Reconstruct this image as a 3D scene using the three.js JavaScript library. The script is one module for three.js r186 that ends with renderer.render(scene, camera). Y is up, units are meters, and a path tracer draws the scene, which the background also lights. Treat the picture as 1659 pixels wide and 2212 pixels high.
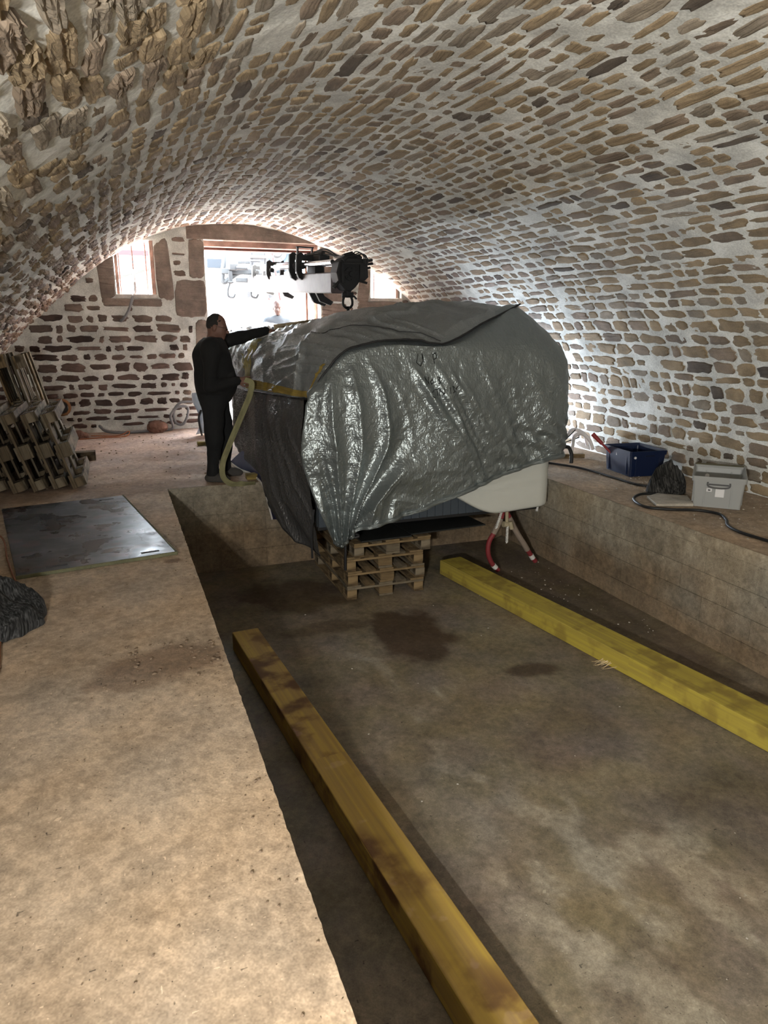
import * as THREE from 'three';
import { RoundedBoxGeometry } from 'three/addons/geometries/RoundedBoxGeometry.js';
import { mergeGeometries } from 'three/addons/utils/BufferGeometryUtils.js';
import { RectAreaLightUniformsLib } from 'three/addons/lights/RectAreaLightUniformsLib.js';

// ------------------------------------------------------------------ camera, sky, lights, exposure
RectAreaLightUniformsLib.init();
const scene = new THREE.Scene();
const renderer = new THREE.WebGLRenderer({ antialias: true });
renderer.toneMapping = THREE.LinearToneMapping;
renderer.toneMappingExposure = 1.0;
renderer.shadowMap.enabled = true;
const EYE = new THREE.Vector3(0, 1.64, 0), LOOK = new THREE.Vector3(0.339, -0.256, -0.905).normalize();
const camera = new THREE.PerspectiveCamera(71.6, 1659 / 2212, 0.05, 200);
camera.position.copy(EYE); camera.lookAt(EYE.clone().add(LOOK)); camera.updateMatrixWorld();
scene.background = new THREE.Color(0.80, 0.91, 1.0);          // bright even overcast sky
scene.backgroundIntensity = 42.0;
const sun = new THREE.DirectionalLight(new THREE.Color(1.0, 0.96, 0.93), 190); sun.position.set(-3.5, 11, -19); sun.target.position.set(2.2, 0, -13); sun.shadow.mapSize.set(2048, 2048); Object.assign(sun.shadow.camera, { left: -12, right: 12, top: 12, bottom: -12, near: 1, far: 40 }); scene.add(sun, sun.target);
const LAMP = new THREE.Color(1.0, 0.97, 0.91), LAMP_NITS = 1500, COOL_NITS = 1600;

// ------------------------------------------------------------------ helpers
function rng(s) { return () => { s = (s + 0x6d2b79f5) | 0; let t = Math.imul(s ^ (s >>> 15), 1 | s); t = (t + Math.imul(t ^ (t >>> 7), 61 | t)) ^ t; return ((t ^ (t >>> 14)) >>> 0) / 4294967296; }; }
const R0 = rng(7);
const LAT = new Float32Array(65536); { const r = rng(99); for (let i = 0; i < 65536; i++) LAT[i] = r(); }
const lat = (x, y, s) => LAT[((x * 73 + y * 3571 + s * 9173 + ((x * y) & 255) * 31) ^ (y * 131 + (x << 7))) & 65535];
const lerp = (a, b, t) => a + (b - a) * t, clamp = (x, a = 0, b = 1) => (x < a ? a : x > b ? b : x);
const sst = (a, b, x) => { const t = clamp((x - a) / (b - a)); return t * t * (3 - 2 * t); };
function vn(x, y, p = 0, s = 0) {          // value noise, periodic over p lattice cells when p > 0
  let xi = Math.floor(x), yi = Math.floor(y); const fx = x - xi, fy = y - yi, u = fx * fx * (3 - 2 * fx), v = fy * fy * (3 - 2 * fy);
  let x1 = xi + 1, y1 = yi + 1;
  if (p) { xi = ((xi % p) + p) % p; x1 = ((x1 % p) + p) % p; yi = ((yi % p) + p) % p; y1 = ((y1 % p) + p) % p; }
  const a = lat(xi, yi, s), b = lat(x1, yi, s), c = lat(xi, y1, s), d = lat(x1, y1, s);
  return a + (b - a) * u + (c - a) * v + (a - b - c + d) * u * v;
}
function fbm(x, y, o = 4, p = 0, s = 0) { let t = 0, a = 0.5, n = 0; for (let i = 0; i < o; i++) { t += a * vn(x, y, p, s + i * 17); n += a; a *= 0.5; x *= 2; y *= 2; p *= 2; } return t / n; }
function tex(w, h, fn, srgb = true, rep = null) {
  const d = new Uint8Array(w * h * 4), c = [0, 0, 0];
  for (let y = 0; y < h; y++) for (let x = 0; x < w; x++) { fn(x / w, y / h, c); const o = (y * w + x) * 4; for (let k = 0; k < 3; k++) d[o + k] = clamp(c[k]) * 255; d[o + 3] = 255; }
  const t = new THREE.DataTexture(d, w, h, THREE.RGBAFormat); t.wrapS = t.wrapT = THREE.RepeatWrapping; t.magFilter = THREE.LinearFilter; t.minFilter = THREE.LinearMipmapLinearFilter; t.generateMipmaps = true;
  t.colorSpace = srgb ? THREE.SRGBColorSpace : THREE.NoColorSpace; if (rep) t.repeat.set(rep[0], rep[1]); t.needsUpdate = true; return t;
}
const lin = (r, g, b) => new THREE.Color().setRGB(r, g, b);
const M = (color, o = {}) => new THREE.MeshStandardMaterial({ color, roughness: 0.85, metalness: 0, side: THREE.DoubleSide, ...o });
const V = (x, y, z) => new THREE.Vector3(x, y, z);
const used = new Map();
function numbered(n) { const k = used.get(n) ?? 0; used.set(n, k + 1); return k ? n + '_' + String(k).padStart(3, '0') : n; }
function tag(o, label, category, group, kind) { o.userData.label = label; o.userData.category = category; if (group) o.userData.group = group; if (kind) o.userData.kind = kind; return o; }
function thing(name, label, category, pos = [0, 0, 0], turn = 0, group, kind) { const g = new THREE.Group(); g.name = numbered(name); g.position.set(...pos); g.rotation.y = turn; scene.add(g); return tag(g, label, category, group, kind); }
function part(name, geo, mat, parent) { const m = new THREE.Mesh(geo, mat); m.name = parent && parent !== scene ? name : numbered(name); (parent ?? scene).add(m); return m; }
function single(name, geo, mat, label, category, group, kind) { return tag(part(name, geo, mat, scene), label, category, group, kind); }
// box with planar uv in metres, grain (u) along its longest side
function boxUV(g) {
  g = g.index ? g.toNonIndexed() : g; g.computeBoundingBox(); const p = g.attributes.position, n = g.attributes.normal, s = g.boundingBox.getSize(V(0, 0, 0)).toArray(), uv = new Float32Array(p.count * 2), order = [0, 1, 2].sort((a, b) => s[b] - s[a]);
  const off = (s[0] * 7.13 + s[1] * 3.7 + s[2] * 5.31) % 1;
  for (let i = 0; i < p.count; i += 3) {
    const nn = [0, 0, 0]; for (let k = 0; k < 3; k++) { nn[0] += Math.abs(n.getX(i + k)); nn[1] += Math.abs(n.getY(i + k)); nn[2] += Math.abs(n.getZ(i + k)); }
    const ax = nn.indexOf(Math.max(...nn)), [a, b] = order.filter((k) => k !== ax);
    for (let k = 0; k < 3; k++) { const q = [p.getX(i + k), p.getY(i + k), p.getZ(i + k)]; uv[(i + k) * 2] = q[a] + off; uv[(i + k) * 2 + 1] = q[b] + ax * 0.37 + off; }
  }
  g.setAttribute('uv', new THREE.BufferAttribute(uv, 2)); return g;
}
function box(w, h, d, x = 0, y = 0, z = 0, r = 0.004, seg = 1) { const g = boxUV(r > 0 ? new RoundedBoxGeometry(w, h, d, seg, Math.min(r, w / 2.1, h / 2.1, d / 2.1)) : new THREE.BoxGeometry(w, h, d)); g.translate(x, y, z); return g; }
function merge(gs) { gs = gs.map((g) => { g = g.index ? g.toNonIndexed() : g; const o = new THREE.BufferGeometry(); for (const k of ['position', 'normal', 'uv']) if (g.attributes[k]) o.setAttribute(k, g.attributes[k]); if (!o.attributes.uv) o.setAttribute('uv', new THREE.BufferAttribute(new Float32Array(o.attributes.position.count * 2), 2)); return o; }); return mergeGeometries(gs); }
function tube(pts, r, seg = 40, rad = 8, closed = false) { return new THREE.TubeGeometry(new THREE.CatmullRomCurve3(pts.map((p) => V(...p)), closed, 'centripetal'), seg, r, rad, closed); }
function cyl(a, b, r, r2 = r, n = 14) { const A = V(...a), B = V(...b), d = B.clone().sub(A), g = new THREE.CylinderGeometry(r2, r, d.length(), n); g.applyQuaternion(new THREE.Quaternion().setFromUnitVectors(V(0, 1, 0), d.normalize())); g.translate((a[0] + b[0]) / 2, (a[1] + b[1]) / 2, (a[2] + b[2]) / 2); return g; }
function surf(nu, nv, fn, uvfn) {            // grid surface fn(u,v) -> Vector3
  const pos = [], uv = [], idx = [];
  for (let j = 0; j <= nv; j++) for (let i = 0; i <= nu; i++) { const u = i / nu, v = j / nv, p = fn(u, v); pos.push(p.x, p.y, p.z); const t = uvfn ? uvfn(u, v, p) : [u, v]; uv.push(t[0], t[1]); }
  for (let j = 0; j < nv; j++) for (let i = 0; i < nu; i++) { const a = j * (nu + 1) + i, b = a + 1, c = a + nu + 1, d = c + 1; idx.push(a, c, b, b, c, d); }
  const g = new THREE.BufferGeometry(); g.setAttribute('position', new THREE.Float32BufferAttribute(pos, 3)); g.setAttribute('uv', new THREE.Float32BufferAttribute(uv, 2)); g.setIndex(idx); g.computeVertexNormals(); return g;
}
function ribbon(pts, w, dir, seg = 60, th = 0.003) {    // flat strap of width w along a curve
  const c = new THREE.CatmullRomCurve3(pts.map((p) => V(...p)), false, 'centripetal'), D = V(...dir).normalize();
  return surf(seg, 5, (u, v) => { const p = c.getPointAt(u), t = c.getTangentAt(u), s = D.clone().addScaledVector(t, -D.dot(t)).normalize(), n = s.clone().cross(t), k = [-1, 1, 1, -1, -1, -1][Math.round(v * 5)], m = [1, 1, -1, -1, 1, 1][Math.round(v * 5)]; return p.addScaledVector(s, (k * w) / 2).addScaledVector(n, (m * th) / 2); }, (u, v) => [u * c.getLength(), v]);
}
const cr = (a, b, c, d, t) => 0.5 * (2 * b + (c - a) * t + (2 * a - 5 * b + 4 * c - d) * t * t + (3 * b - a - 3 * c + d) * t * t * t);
function crAt(arr, t) { const n = arr.length - 1, x = clamp(t) * n, i = Math.min(Math.floor(x), n - 1), f = x - i, g = (k) => arr[clamp(k, 0, n)]; return [0, 1, 2].map((k) => { const p0 = i > 0 ? g(i - 1)[k] : 2 * g(0)[k] - g(1)[k], p3 = i < n - 1 ? g(i + 2)[k] : 2 * g(n)[k] - g(n - 1)[k]; return cr(p0, g(i)[k], g(i + 1)[k], p3, f); }); }
function netAt(net, u, v) { const q = crAt(net.map((row) => crAt(row, u)), v); return V(q[0], q[1], q[2]); }
function netN(net, u, v) { const e = 0.004, a = netAt(net, clamp(u - e), v), b = netAt(net, clamp(u + e), v), c = netAt(net, u, clamp(v - e)), d = netAt(net, u, clamp(v + e)); return b.sub(a).cross(c.sub(d)).normalize(); }
// naive surface nets
function iso(sdf, mn, mx, cell) {
  const n = [0, 1, 2].map((k) => Math.ceil((mx[k] - mn[k]) / cell) + 1), [nx, ny, nz] = n, F = new Float32Array(nx * ny * nz), at = (i, j, k) => i + nx * (j + ny * k);
  for (let k = 0; k < nz; k++) for (let j = 0; j < ny; j++) for (let i = 0; i < nx; i++) F[at(i, j, k)] = sdf(mn[0] + i * cell, mn[1] + j * cell, mn[2] + k * cell);
  const vid = new Int32Array(nx * ny * nz).fill(-1), pos = [], idx = [];
  for (let k = 0; k < nz - 1; k++) for (let j = 0; j < ny - 1; j++) for (let i = 0; i < nx - 1; i++) {
    let c = 0, sx = 0, sy = 0, sz = 0; 
    const E = [[0,0,0,1,0,0],[0,1,0,1,1,0],[0,0,1,1,0,1],[0,1,1,1,1,1],[0,0,0,0,1,0],[1,0,0,1,1,0],[0,0,1,0,1,1],[1,0,1,1,1,1],[0,0,0,0,0,1],[1,0,0,1,0,1],[0,1,0,0,1,1],[1,1,0,1,1,1]];
    const f0 = F[at(i, j, k)] < 0; let same = true; for (let q = 1; q < 8 && same; q++) if ((F[at(i + (q & 1), j + ((q >> 1) & 1), k + (q >> 2))] < 0) !== f0) same = false; if (same) continue;
    for (const e of E) { const a = F[at(i + e[0], j + e[1], k + e[2])], b = F[at(i + e[3], j + e[4], k + e[5])]; if ((a < 0) !== (b < 0)) { const t = a / (a - b); sx += e[0] + (e[3] - e[0]) * t; sy += e[1] + (e[4] - e[1]) * t; sz += e[2] + (e[5] - e[2]) * t; c++; } }
    vid[at(i, j, k)] = pos.length / 3; pos.push(mn[0] + (i + sx / c) * cell, mn[1] + (j + sy / c) * cell, mn[2] + (k + sz / c) * cell);
  }
  const quad = (a, b, c, d, flip) => { if (a < 0 || b < 0 || c < 0 || d < 0) return; flip ? idx.push(a, c, b, a, d, c) : idx.push(a, b, c, a, c, d); };
  for (let k = 1; k < nz - 1; k++) for (let j = 1; j < ny - 1; j++) for (let i = 1; i < nx - 1; i++) {
    const s = F[at(i, j, k)] < 0;
    if (s !== F[at(i + 1, j, k)] < 0) quad(vid[at(i, j - 1, k - 1)], vid[at(i, j, k - 1)], vid[at(i, j, k)], vid[at(i, j - 1, k)], !s);
    if (s !== F[at(i, j + 1, k)] < 0) quad(vid[at(i - 1, j, k - 1)], vid[at(i - 1, j, k)], vid[at(i, j, k)], vid[at(i, j, k - 1)], !s);
    if (s !== F[at(i, j, k + 1)] < 0) quad(vid[at(i - 1, j - 1, k)], vid[at(i, j - 1, k)], vid[at(i, j, k)], vid[at(i - 1, j, k)], !s);
  }
  const g = new THREE.BufferGeometry(); g.setAttribute('position', new THREE.Float32BufferAttribute(pos, 3)); g.setIndex(idx); g.computeVertexNormals();
  const uv = new Float32Array(pos.length / 3 * 2); for (let i = 0; i < pos.length / 3; i++) { uv[i * 2] = pos[i * 3] + pos[i * 3 + 2] * 0.7; uv[i * 2 + 1] = pos[i * 3 + 1]; }
  g.setAttribute('uv', new THREE.BufferAttribute(uv, 2)); return g;
}

// ------------------------------------------------------------------ materials
const T = {};
T.grain = tex(1024, 1024, (u, v, c) => { const a = fbm(u * 12, v * 12, 6, 12, 1), s = vn(u * 260, v * 260, 260, 5); const k = 0.66 + 0.36 * (a - 0.5) + (s - 0.5) * 0.14; c[0] = k + 0.24; c[1] = k + 0.24; c[2] = k + 0.23; });
T.plaster = tex(1024, 1024, (u, v, c) => { const a = fbm(u * 9, v * 9, 7, 9, 3), s = Math.abs(fbm(u * 24 + a, v * 24, 4, 24, 8) - 0.5) * 2; const k = clamp(a * 0.75 + s * 0.35 - 0.05); c[0] = c[1] = c[2] = k; }, false);
T.strata = tex(1024, 1024, (u, v, c) => { const w = fbm(u * 5, v * 5, 4, 5, 2); const l = vn(u * 4, v * 56 + w * 3 + u * 2, 0, 6), l2 = vn(u * 7, v * 130 + w * 4 + u * 4, 0, 9), n = fbm(u * 16, v * 16, 5, 16, 4); const k = clamp(Math.round(l * 5) / 5 * 0.5 + l2 * 0.2 + n * 0.4 - 0.05); c[0] = c[1] = c[2] = k; }, false);
T.concrete = tex(2048, 2048, (u, v, c) => {
  const a = fbm(u * 6, v * 6, 6, 6, 11), b = fbm(u * 40, v * 40, 3, 40, 12), s = vn(u * 420, v * 420, 420, 13), sp = vn(u * 150, v * 150, 150, 19); const b2 = fbm(u * 90, v * 90, 3, 90, 14); let k = 0.82 + (a - 0.5) * 0.22 + (b - 0.5) * 0.20 + (b2 - 0.5) * 0.20 + (s - 0.5) * 0.12;
  const w = Math.sin((v * 40 + fbm(u * 5, v * 5, 3, 5, 23) * 14) * 6.283) * sst(0.55, 0.75, fbm(u * 4, v * 4, 3, 4, 29)); k += w * 0.012;
  if (sp > 0.95) k -= 0.45 * (sp - 0.95) / 0.05; if (sp < 0.035) k += 0.2;
  const red = (fbm(u * 5 + 3, v * 5, 4, 5, 31) - 0.5) * 0.18; c[0] = k + red * 0.35; c[1] = k - 0.01; c[2] = k - red * 0.5 - 0.02; });
T.concreteB = tex(1024, 1024, (u, v, c) => { const a = fbm(u * 16, v * 16, 6, 16, 41), b = vn(u * 300, v * 300, 300, 42), w = Math.sin((v * 40 + fbm(u * 5, v * 5, 3, 5, 23) * 14) * 6.283) * sst(0.5, 0.75, fbm(u * 4, v * 4, 3, 4, 29)); c[0] = c[1] = c[2] = clamp(0.5 + (a - 0.5) * 0.9 + (b - 0.5) * 0.25 + w * 0.04); }, false);
T.crinkle = tex(1024, 1024, (u, v, c) => { const w1 = fbm(u * 8, v * 8, 3, 8, 51), a = Math.abs(fbm(u * 30 + w1, v * 22, 4, 0, 52) - 0.5) * 2, b = Math.abs(vn(u * 64 + w1 * 3, v * 46, 0, 53) - 0.5) * 2, d = Math.abs(vn(u * 12 + 2 * w1, v * 8, 0, 55) - 0.5) * 2; c[0] = c[1] = c[2] = clamp(a * 0.5 + b * 0.3 + d * 0.4); }, false);
T.wood = tex(1024, 512, (u, v, c) => { const w = fbm(u * 4, v * 8, 4, 0, 61), l = fbm(u * 3, v * 60 + w * 6, 4, 0, 62), d = sst(0.55, 0.8, fbm(u * 5, v * 9, 5, 0, 64)); let k = 0.62 + (l - 0.5) * 0.5 + (w - 0.5) * 0.25; k *= 1 - 0.5 * d; c[0] = k + 0.08; c[1] = k + 0.04; c[2] = k - 0.02; });
T.woodB = tex(512, 512, (u, v, c) => { const l = fbm(u * 4, v * 70, 4, 0, 66), n = fbm(u * 40, v * 40, 3, 40, 67); c[0] = c[1] = c[2] = l * 0.7 + n * 0.3; }, false);
T.beam = tex(2048, 256, (u, v, c) => { const d = sst(0.44, 0.72, fbm(u * 40, v * 4, 6, 0, 71)) * sst(0.38, 0.62, fbm(u * 13, v * 2, 3, 0, 75)), l = fbm(u * 8, v * 40, 4, 0, 72), sc = sst(0.7, 0.8, fbm(u * 60, v * 6, 4, 0, 73)); const y = [0.80 + (l - 0.5) * 0.2, 0.72 + (l - 0.5) * 0.2, 0.38]; c[0] = lerp(y[0], 0.42, d * 0.85) + sc * 0.05; c[1] = lerp(y[1], 0.31, d * 0.85) + sc * 0.05; c[2] = lerp(y[2], 0.16, d * 0.7) + sc * 0.12; });
T.beamClean = tex(1024, 128, (u, v, c) => { const d = 0.35 * sst(0.5, 0.75, fbm(u * 50, v * 5, 5, 0, 76)), l = fbm(u * 8, v * 40, 4, 0, 72); c[0] = lerp(0.82 + (l - 0.5) * 0.2, 0.45, d); c[1] = lerp(0.75 + (l - 0.5) * 0.2, 0.36, d); c[2] = lerp(0.36, 0.2, d); });
T.plate = tex(1024, 1024, (u, v, c) => { const a = fbm(u * 5, v * 9, 6, 0, 81), b = Math.abs(fbm(u * 4 + 5, v * 4, 5, 0, 82) - 0.5), r = sst(0.03, 0.0, b) * sst(0.45, 0.6, fbm(u * 3, v * 3, 2, 0, 83)); const red = sst(0.55, 0.75, fbm(u * 6, v * 14, 4, 0, 85)); let k = 0.42 + (a - 0.5) * 0.35 - 0.30 * r; c[0] = k + red * 0.08; c[1] = k + 0.01; c[2] = k + 0.03 - red * 0.02; });
T.plateR = tex(512, 512, (u, v, c) => { const a = fbm(u * 6, v * 14, 6, 0, 86); c[0] = c[1] = c[2] = 0.30 + 0.3 * sst(0.2, 0.8, a); }, false);
T.cloth = tex(512, 512, (u, v, c) => { const a = fbm(u * 60, v * 60, 4, 60, 91); c[0] = c[1] = c[2] = 0.35 + (a - 0.5) * 1.1; });
T.weave = tex(256, 256, (u, v, c) => { const a = Math.sin(u * 6.283 * 40) * Math.sin(v * 6.283 * 40) * 0.3 + 0.5 + (fbm(u * 8, v * 8, 3, 8, 95) - 0.5) * 0.5; c[0] = c[1] = c[2] = a; }, false);
const mat = {
  mortar: M(lin(0.93, 0.935, 0.90), { map: T.grain, bumpMap: T.plaster, bumpScale: 0.010, roughness: 0.95, vertexColors: true }),
  stone: M(lin(1, 1, 1), { map: T.grain, bumpMap: T.strata, bumpScale: 0.014, roughness: 0.9, vertexColors: true }),
  stoneRough: M(lin(1, 1, 1), { map: T.grain, bumpMap: T.strata, bumpScale: 0.03, roughness: 0.9, vertexColors: true }),
  floor: M(lin(1, 1, 1), { map: T.concrete, bumpMap: T.concreteB, bumpScale: 0.0028, roughness: 0.88, vertexColors: true }),
  pitFloor: M(lin(1, 1, 1), { map: T.concrete, bumpMap: T.concreteB, bumpScale: 0.002, roughness: 0.7, vertexColors: true }),
  block: M(lin(1, 1, 1), { map: T.concrete, bumpMap: T.concreteB, bumpScale: 0.005, roughness: 0.92, vertexColors: true }),
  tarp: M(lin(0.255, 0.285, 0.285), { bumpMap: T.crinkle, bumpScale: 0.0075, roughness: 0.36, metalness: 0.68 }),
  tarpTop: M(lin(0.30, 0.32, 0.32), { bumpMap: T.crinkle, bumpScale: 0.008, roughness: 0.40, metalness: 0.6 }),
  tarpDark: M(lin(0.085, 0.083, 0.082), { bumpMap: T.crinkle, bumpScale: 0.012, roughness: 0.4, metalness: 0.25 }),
  black: M(lin(0.012, 0.012, 0.013), { roughness: 0.6 }),
  steelDark: M(lin(0.010, 0.010, 0.0105), { roughness: 0.7, metalness: 0 }),
  steel: M(lin(0.5, 0.5, 0.52), { roughness: 0.22, metalness: 1 }),
  boom: M(lin(0.11, 0.085, 0.09), { map: T.grain, roughness: 0.55, metalness: 0.1 }),
  wood: M(lin(0.43, 0.335, 0.20), { map: T.wood, bumpMap: T.woodB, bumpScale: 0.002, roughness: 0.9 }),
  woodDark: M(lin(0.26, 0.22, 0.16), { map: T.wood, bumpMap: T.woodB, bumpScale: 0.002, roughness: 0.9 }),
  woodGrey: M(lin(0.36, 0.33, 0.27), { map: T.wood, bumpMap: T.woodB, bumpScale: 0.002, roughness: 0.9 }),
};

// ------------------------------------------------------------------ vault geometry
const ZF = 2.3, ZE = -11.9;                       // front and back of the cellar
const PROFILE = [[-1.86, -0.03], [-1.83, 0.4], [-1.73, 0.8], [-1.5, 1.2], [-1.11, 1.61], [-0.63, 2.04], [-0.05, 2.5], [0.53, 2.84], [1.16, 3.06], [1.78, 3.13], [2.36, 3.12], [2.95, 3.0], [3.41, 2.84], [3.89, 2.66], [4.3, 2.48], [4.68, 2.24], [5.02, 1.95], [5.36, 1.55], [5.62, 1.1], [5.78, 0.65], [5.85, 0.25], [5.87, -0.03]];
const arc = new THREE.CatmullRomCurve3(PROFILE.map(([x, y]) => V(x, y, 0)), false, 'centripetal'); arc.arcLengthDivisions = 600;
const AL = arc.getLength(), AT = []; for (let i = 0; i <= 900; i++) { const p = arc.getPointAt(i / 900), t = arc.getTangentAt(i / 900); AT.push([p.x, p.y, t.y, -t.x]); }
function vault(s, z, h = 0) { const f = clamp(s / AL) * 900, i = Math.min(Math.floor(f), 899), k = f - i, A = AT[i], B = AT[i + 1], nx = lerp(A[2], B[2], k), ny = lerp(A[3], B[3], k); return V(lerp(A[0], B[0], k) + nx * h, lerp(A[1], B[1], k) + ny * h, z); }
const vnorm = (s) => { const A = AT[Math.round(clamp(s / AL) * 900)]; return V(A[2], A[3], 0); };
let sLeft = 0, sRight = AL; for (let i = 0; i <= 900; i++) { if (AT[i][0] < 0 && AT[i][1] < 1.2) sLeft = (i / 900) * AL; if (AT[i][0] > 3 && AT[i][1] > 1.5) sRight = (i / 900) * AL; }
const rough = (s) => 1 - sst(2.0, 5.2, s);         // the left side is coarse and open, the right side is flush pointed
const mortarH = (s, z) => { const r = rough(s); return (fbm(z * 4.2 + 50, s * 4.2, 4, 0, 130) - 0.5) * lerp(0.022, 0.05, r) + (fbm(z * 14 + 20, s * 14, 3, 0, 131) - 0.5) * lerp(0.010, 0.022, r) + 0.002 * r; };
function shell(s0, s1, ns, nz) {
  const inner = surf(nz, ns, (u, v) => { const s = lerp(s0, s1, v), z = lerp(ZF, ZE - 0.02, u); return vault(s, z, mortarH(s, z)); }, (u, v) => [lerp(ZF, ZE, u) * 0.5, lerp(s0, s1, v) * 0.5]);
  const outer = surf(40, 24, (u, v) => vault(lerp(s0, s1, v), lerp(ZF, ZE, u), -0.45));
  const g = merge([inner, outer]), p = g.attributes.position, c = new Float32Array(p.count * 3);
  for (let i = 0; i < p.count; i++) { const y = p.getY(i), z = p.getZ(i), x = p.getX(i), d = 0.93 + 0.14 * (fbm(z * 1.3, x * 1.3 + y, 3, 0, 140) - 0.5); c[i * 3] = d; c[i * 3 + 1] = d; c[i * 3 + 2] = d; }
  g.setAttribute('color', new THREE.BufferAttribute(c, 3)); return g;
}
function makeStone(map, a, b, o) {                 // map(du, dv, h) -> point; a, b half sizes
  const { N = 14, p = 0.012, rag = 0.13, ex = 4, rnd, col, rings = [[1.03, -0.03], [1, 0.25], [0.84, 0.9], [0.45, 1]], lump = 0.5 } = o, pos = [], uv = [], idx = [], ou = rnd() * 7, ov = rnd() * 7, sk = (rnd() - 0.5) * 0.35, ph = rnd() * 100, ta = (rnd() - 0.5) * 0.25;
  const out = []; for (let i = 0; i < N; i++) { const t = ((i + (rnd() - 0.5) * 0.5) / N) * 6.2832, c = Math.cos(t), s = Math.sin(t), r = Math.pow(Math.pow(Math.abs(c), ex) + Math.pow(Math.abs(s), ex), -1 / ex) * (1 - rag + rag * 2 * rnd() * 0.8); out.push([a * (c * r * (1 + ta * s)) + sk * b * s * r, b * s * r * (1 - ta * c)]); }
  const layer = (x, y) => { const q = y / o.layers + 0.8 * fbm(x * 7 + ph, y * 7, 2, 0, 152), i = Math.floor(q); return lat(i & 1023, Math.floor(ph * 9) & 1023, 3) * 0.75 + 0.5 * (fbm(x * 14 + ph, y * 30, 2, 0, 153)) ; };
  const put = (du, dv, h) => { const q = map(du, dv, h); pos.push(q.x, q.y, q.z); uv.push(du * 0.8 + ou, dv * 0.8 + ov); };
  rings.forEach(([f, h], k) => out.forEach(([x, y]) => { const hh = h < 0 ? h : o.layers ? p * (h * 0.35 + (k > 0 ? 1.5 * layer(x * f, y * f) : 0)) : p * h + p * lump * 2 * (fbm(x * f * 16 + ph, y * f * 34, 3, 0, 150) - 0.5) * (k > 1 ? 1.4 : 0.5); put(x * f, y * f, hh); }));
  put(0, 0, o.layers ? p * (0.35 + 1.5 * layer(0, 0)) : p * (1 + lump * (rnd() - 0.5))); const C = pos.length / 3 - 1;
  for (let k = 0; k < rings.length - 1; k++) for (let i = 0; i < N; i++) { const a0 = k * N + i, b0 = k * N + ((i + 1) % N); idx.push(a0, b0, a0 + N, b0, b0 + N, a0 + N); }
  for (let i = 0; i < N; i++) idx.push((rings.length - 1) * N + i, (rings.length - 1) * N + ((i + 1) % N), C);
  const g = new THREE.BufferGeometry(), cl = new Float32Array(pos.length); for (let i = 0; i < pos.length; i += 3) { cl[i] = col[0]; cl[i + 1] = col[1]; cl[i + 2] = col[2]; }
  g.setAttribute('position', new THREE.Float32BufferAttribute(pos, 3)); g.setAttribute('uv', new THREE.Float32BufferAttribute(uv, 2)); g.setAttribute('color', new THREE.BufferAttribute(cl, 3)); g.setIndex(idx); if (o.layers) { const f = g.toNonIndexed(); f.computeVertexNormals(); return f; } g.computeVertexNormals(); return g;
}
const toPx = (p) => { const q = p.clone().project(camera); return [(q.x * 0.5 + 0.5) * 1659, (0.5 - q.y * 0.5) * 2212, p.clone().applyMatrix4(camera.matrixWorldInverse).z]; };
function seenSize(p, n, area) { const d = EYE.clone().sub(p), L = d.length(), c = Math.abs(n.dot(d) / L), [x, y, zc] = toPx(p); if (zc > -0.2 || x < -40 || x > 1700 || y < -40 || y > 2250 || n.dot(d) < 0) return 0; if (x > 700 && x < 1215 && y > 720 && y < 1200) return 0; return (area * c) / (L * L); }
function placeStones(list, parent, mats, most = 300) {   // the largest in view become parts, the rest one joined part
  list.sort((a, b) => b.size - a.size);
  list.slice(0, most).forEach((q) => part(numberedIn(parent, 'stone'), q.g, q.m, parent));
  const byM = new Map(); list.slice(most).forEach((q) => { if (!byM.has(q.m)) byM.set(q.m, []); byM.get(q.m).push(q.g); });
  for (const [m, gs] of byM) { const o = part('distant_stones', mergeGeometries(gs), m, parent); o.userData.kind = 'stuff'; }
}
const perParent = new Map();
function numberedIn(parent, n) { const k = parent.uuid + n, i = perParent.get(k) ?? 0; perParent.set(k, i + 1); return i ? n + '_' + String(i).padStart(3, '0') : n; }

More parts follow.
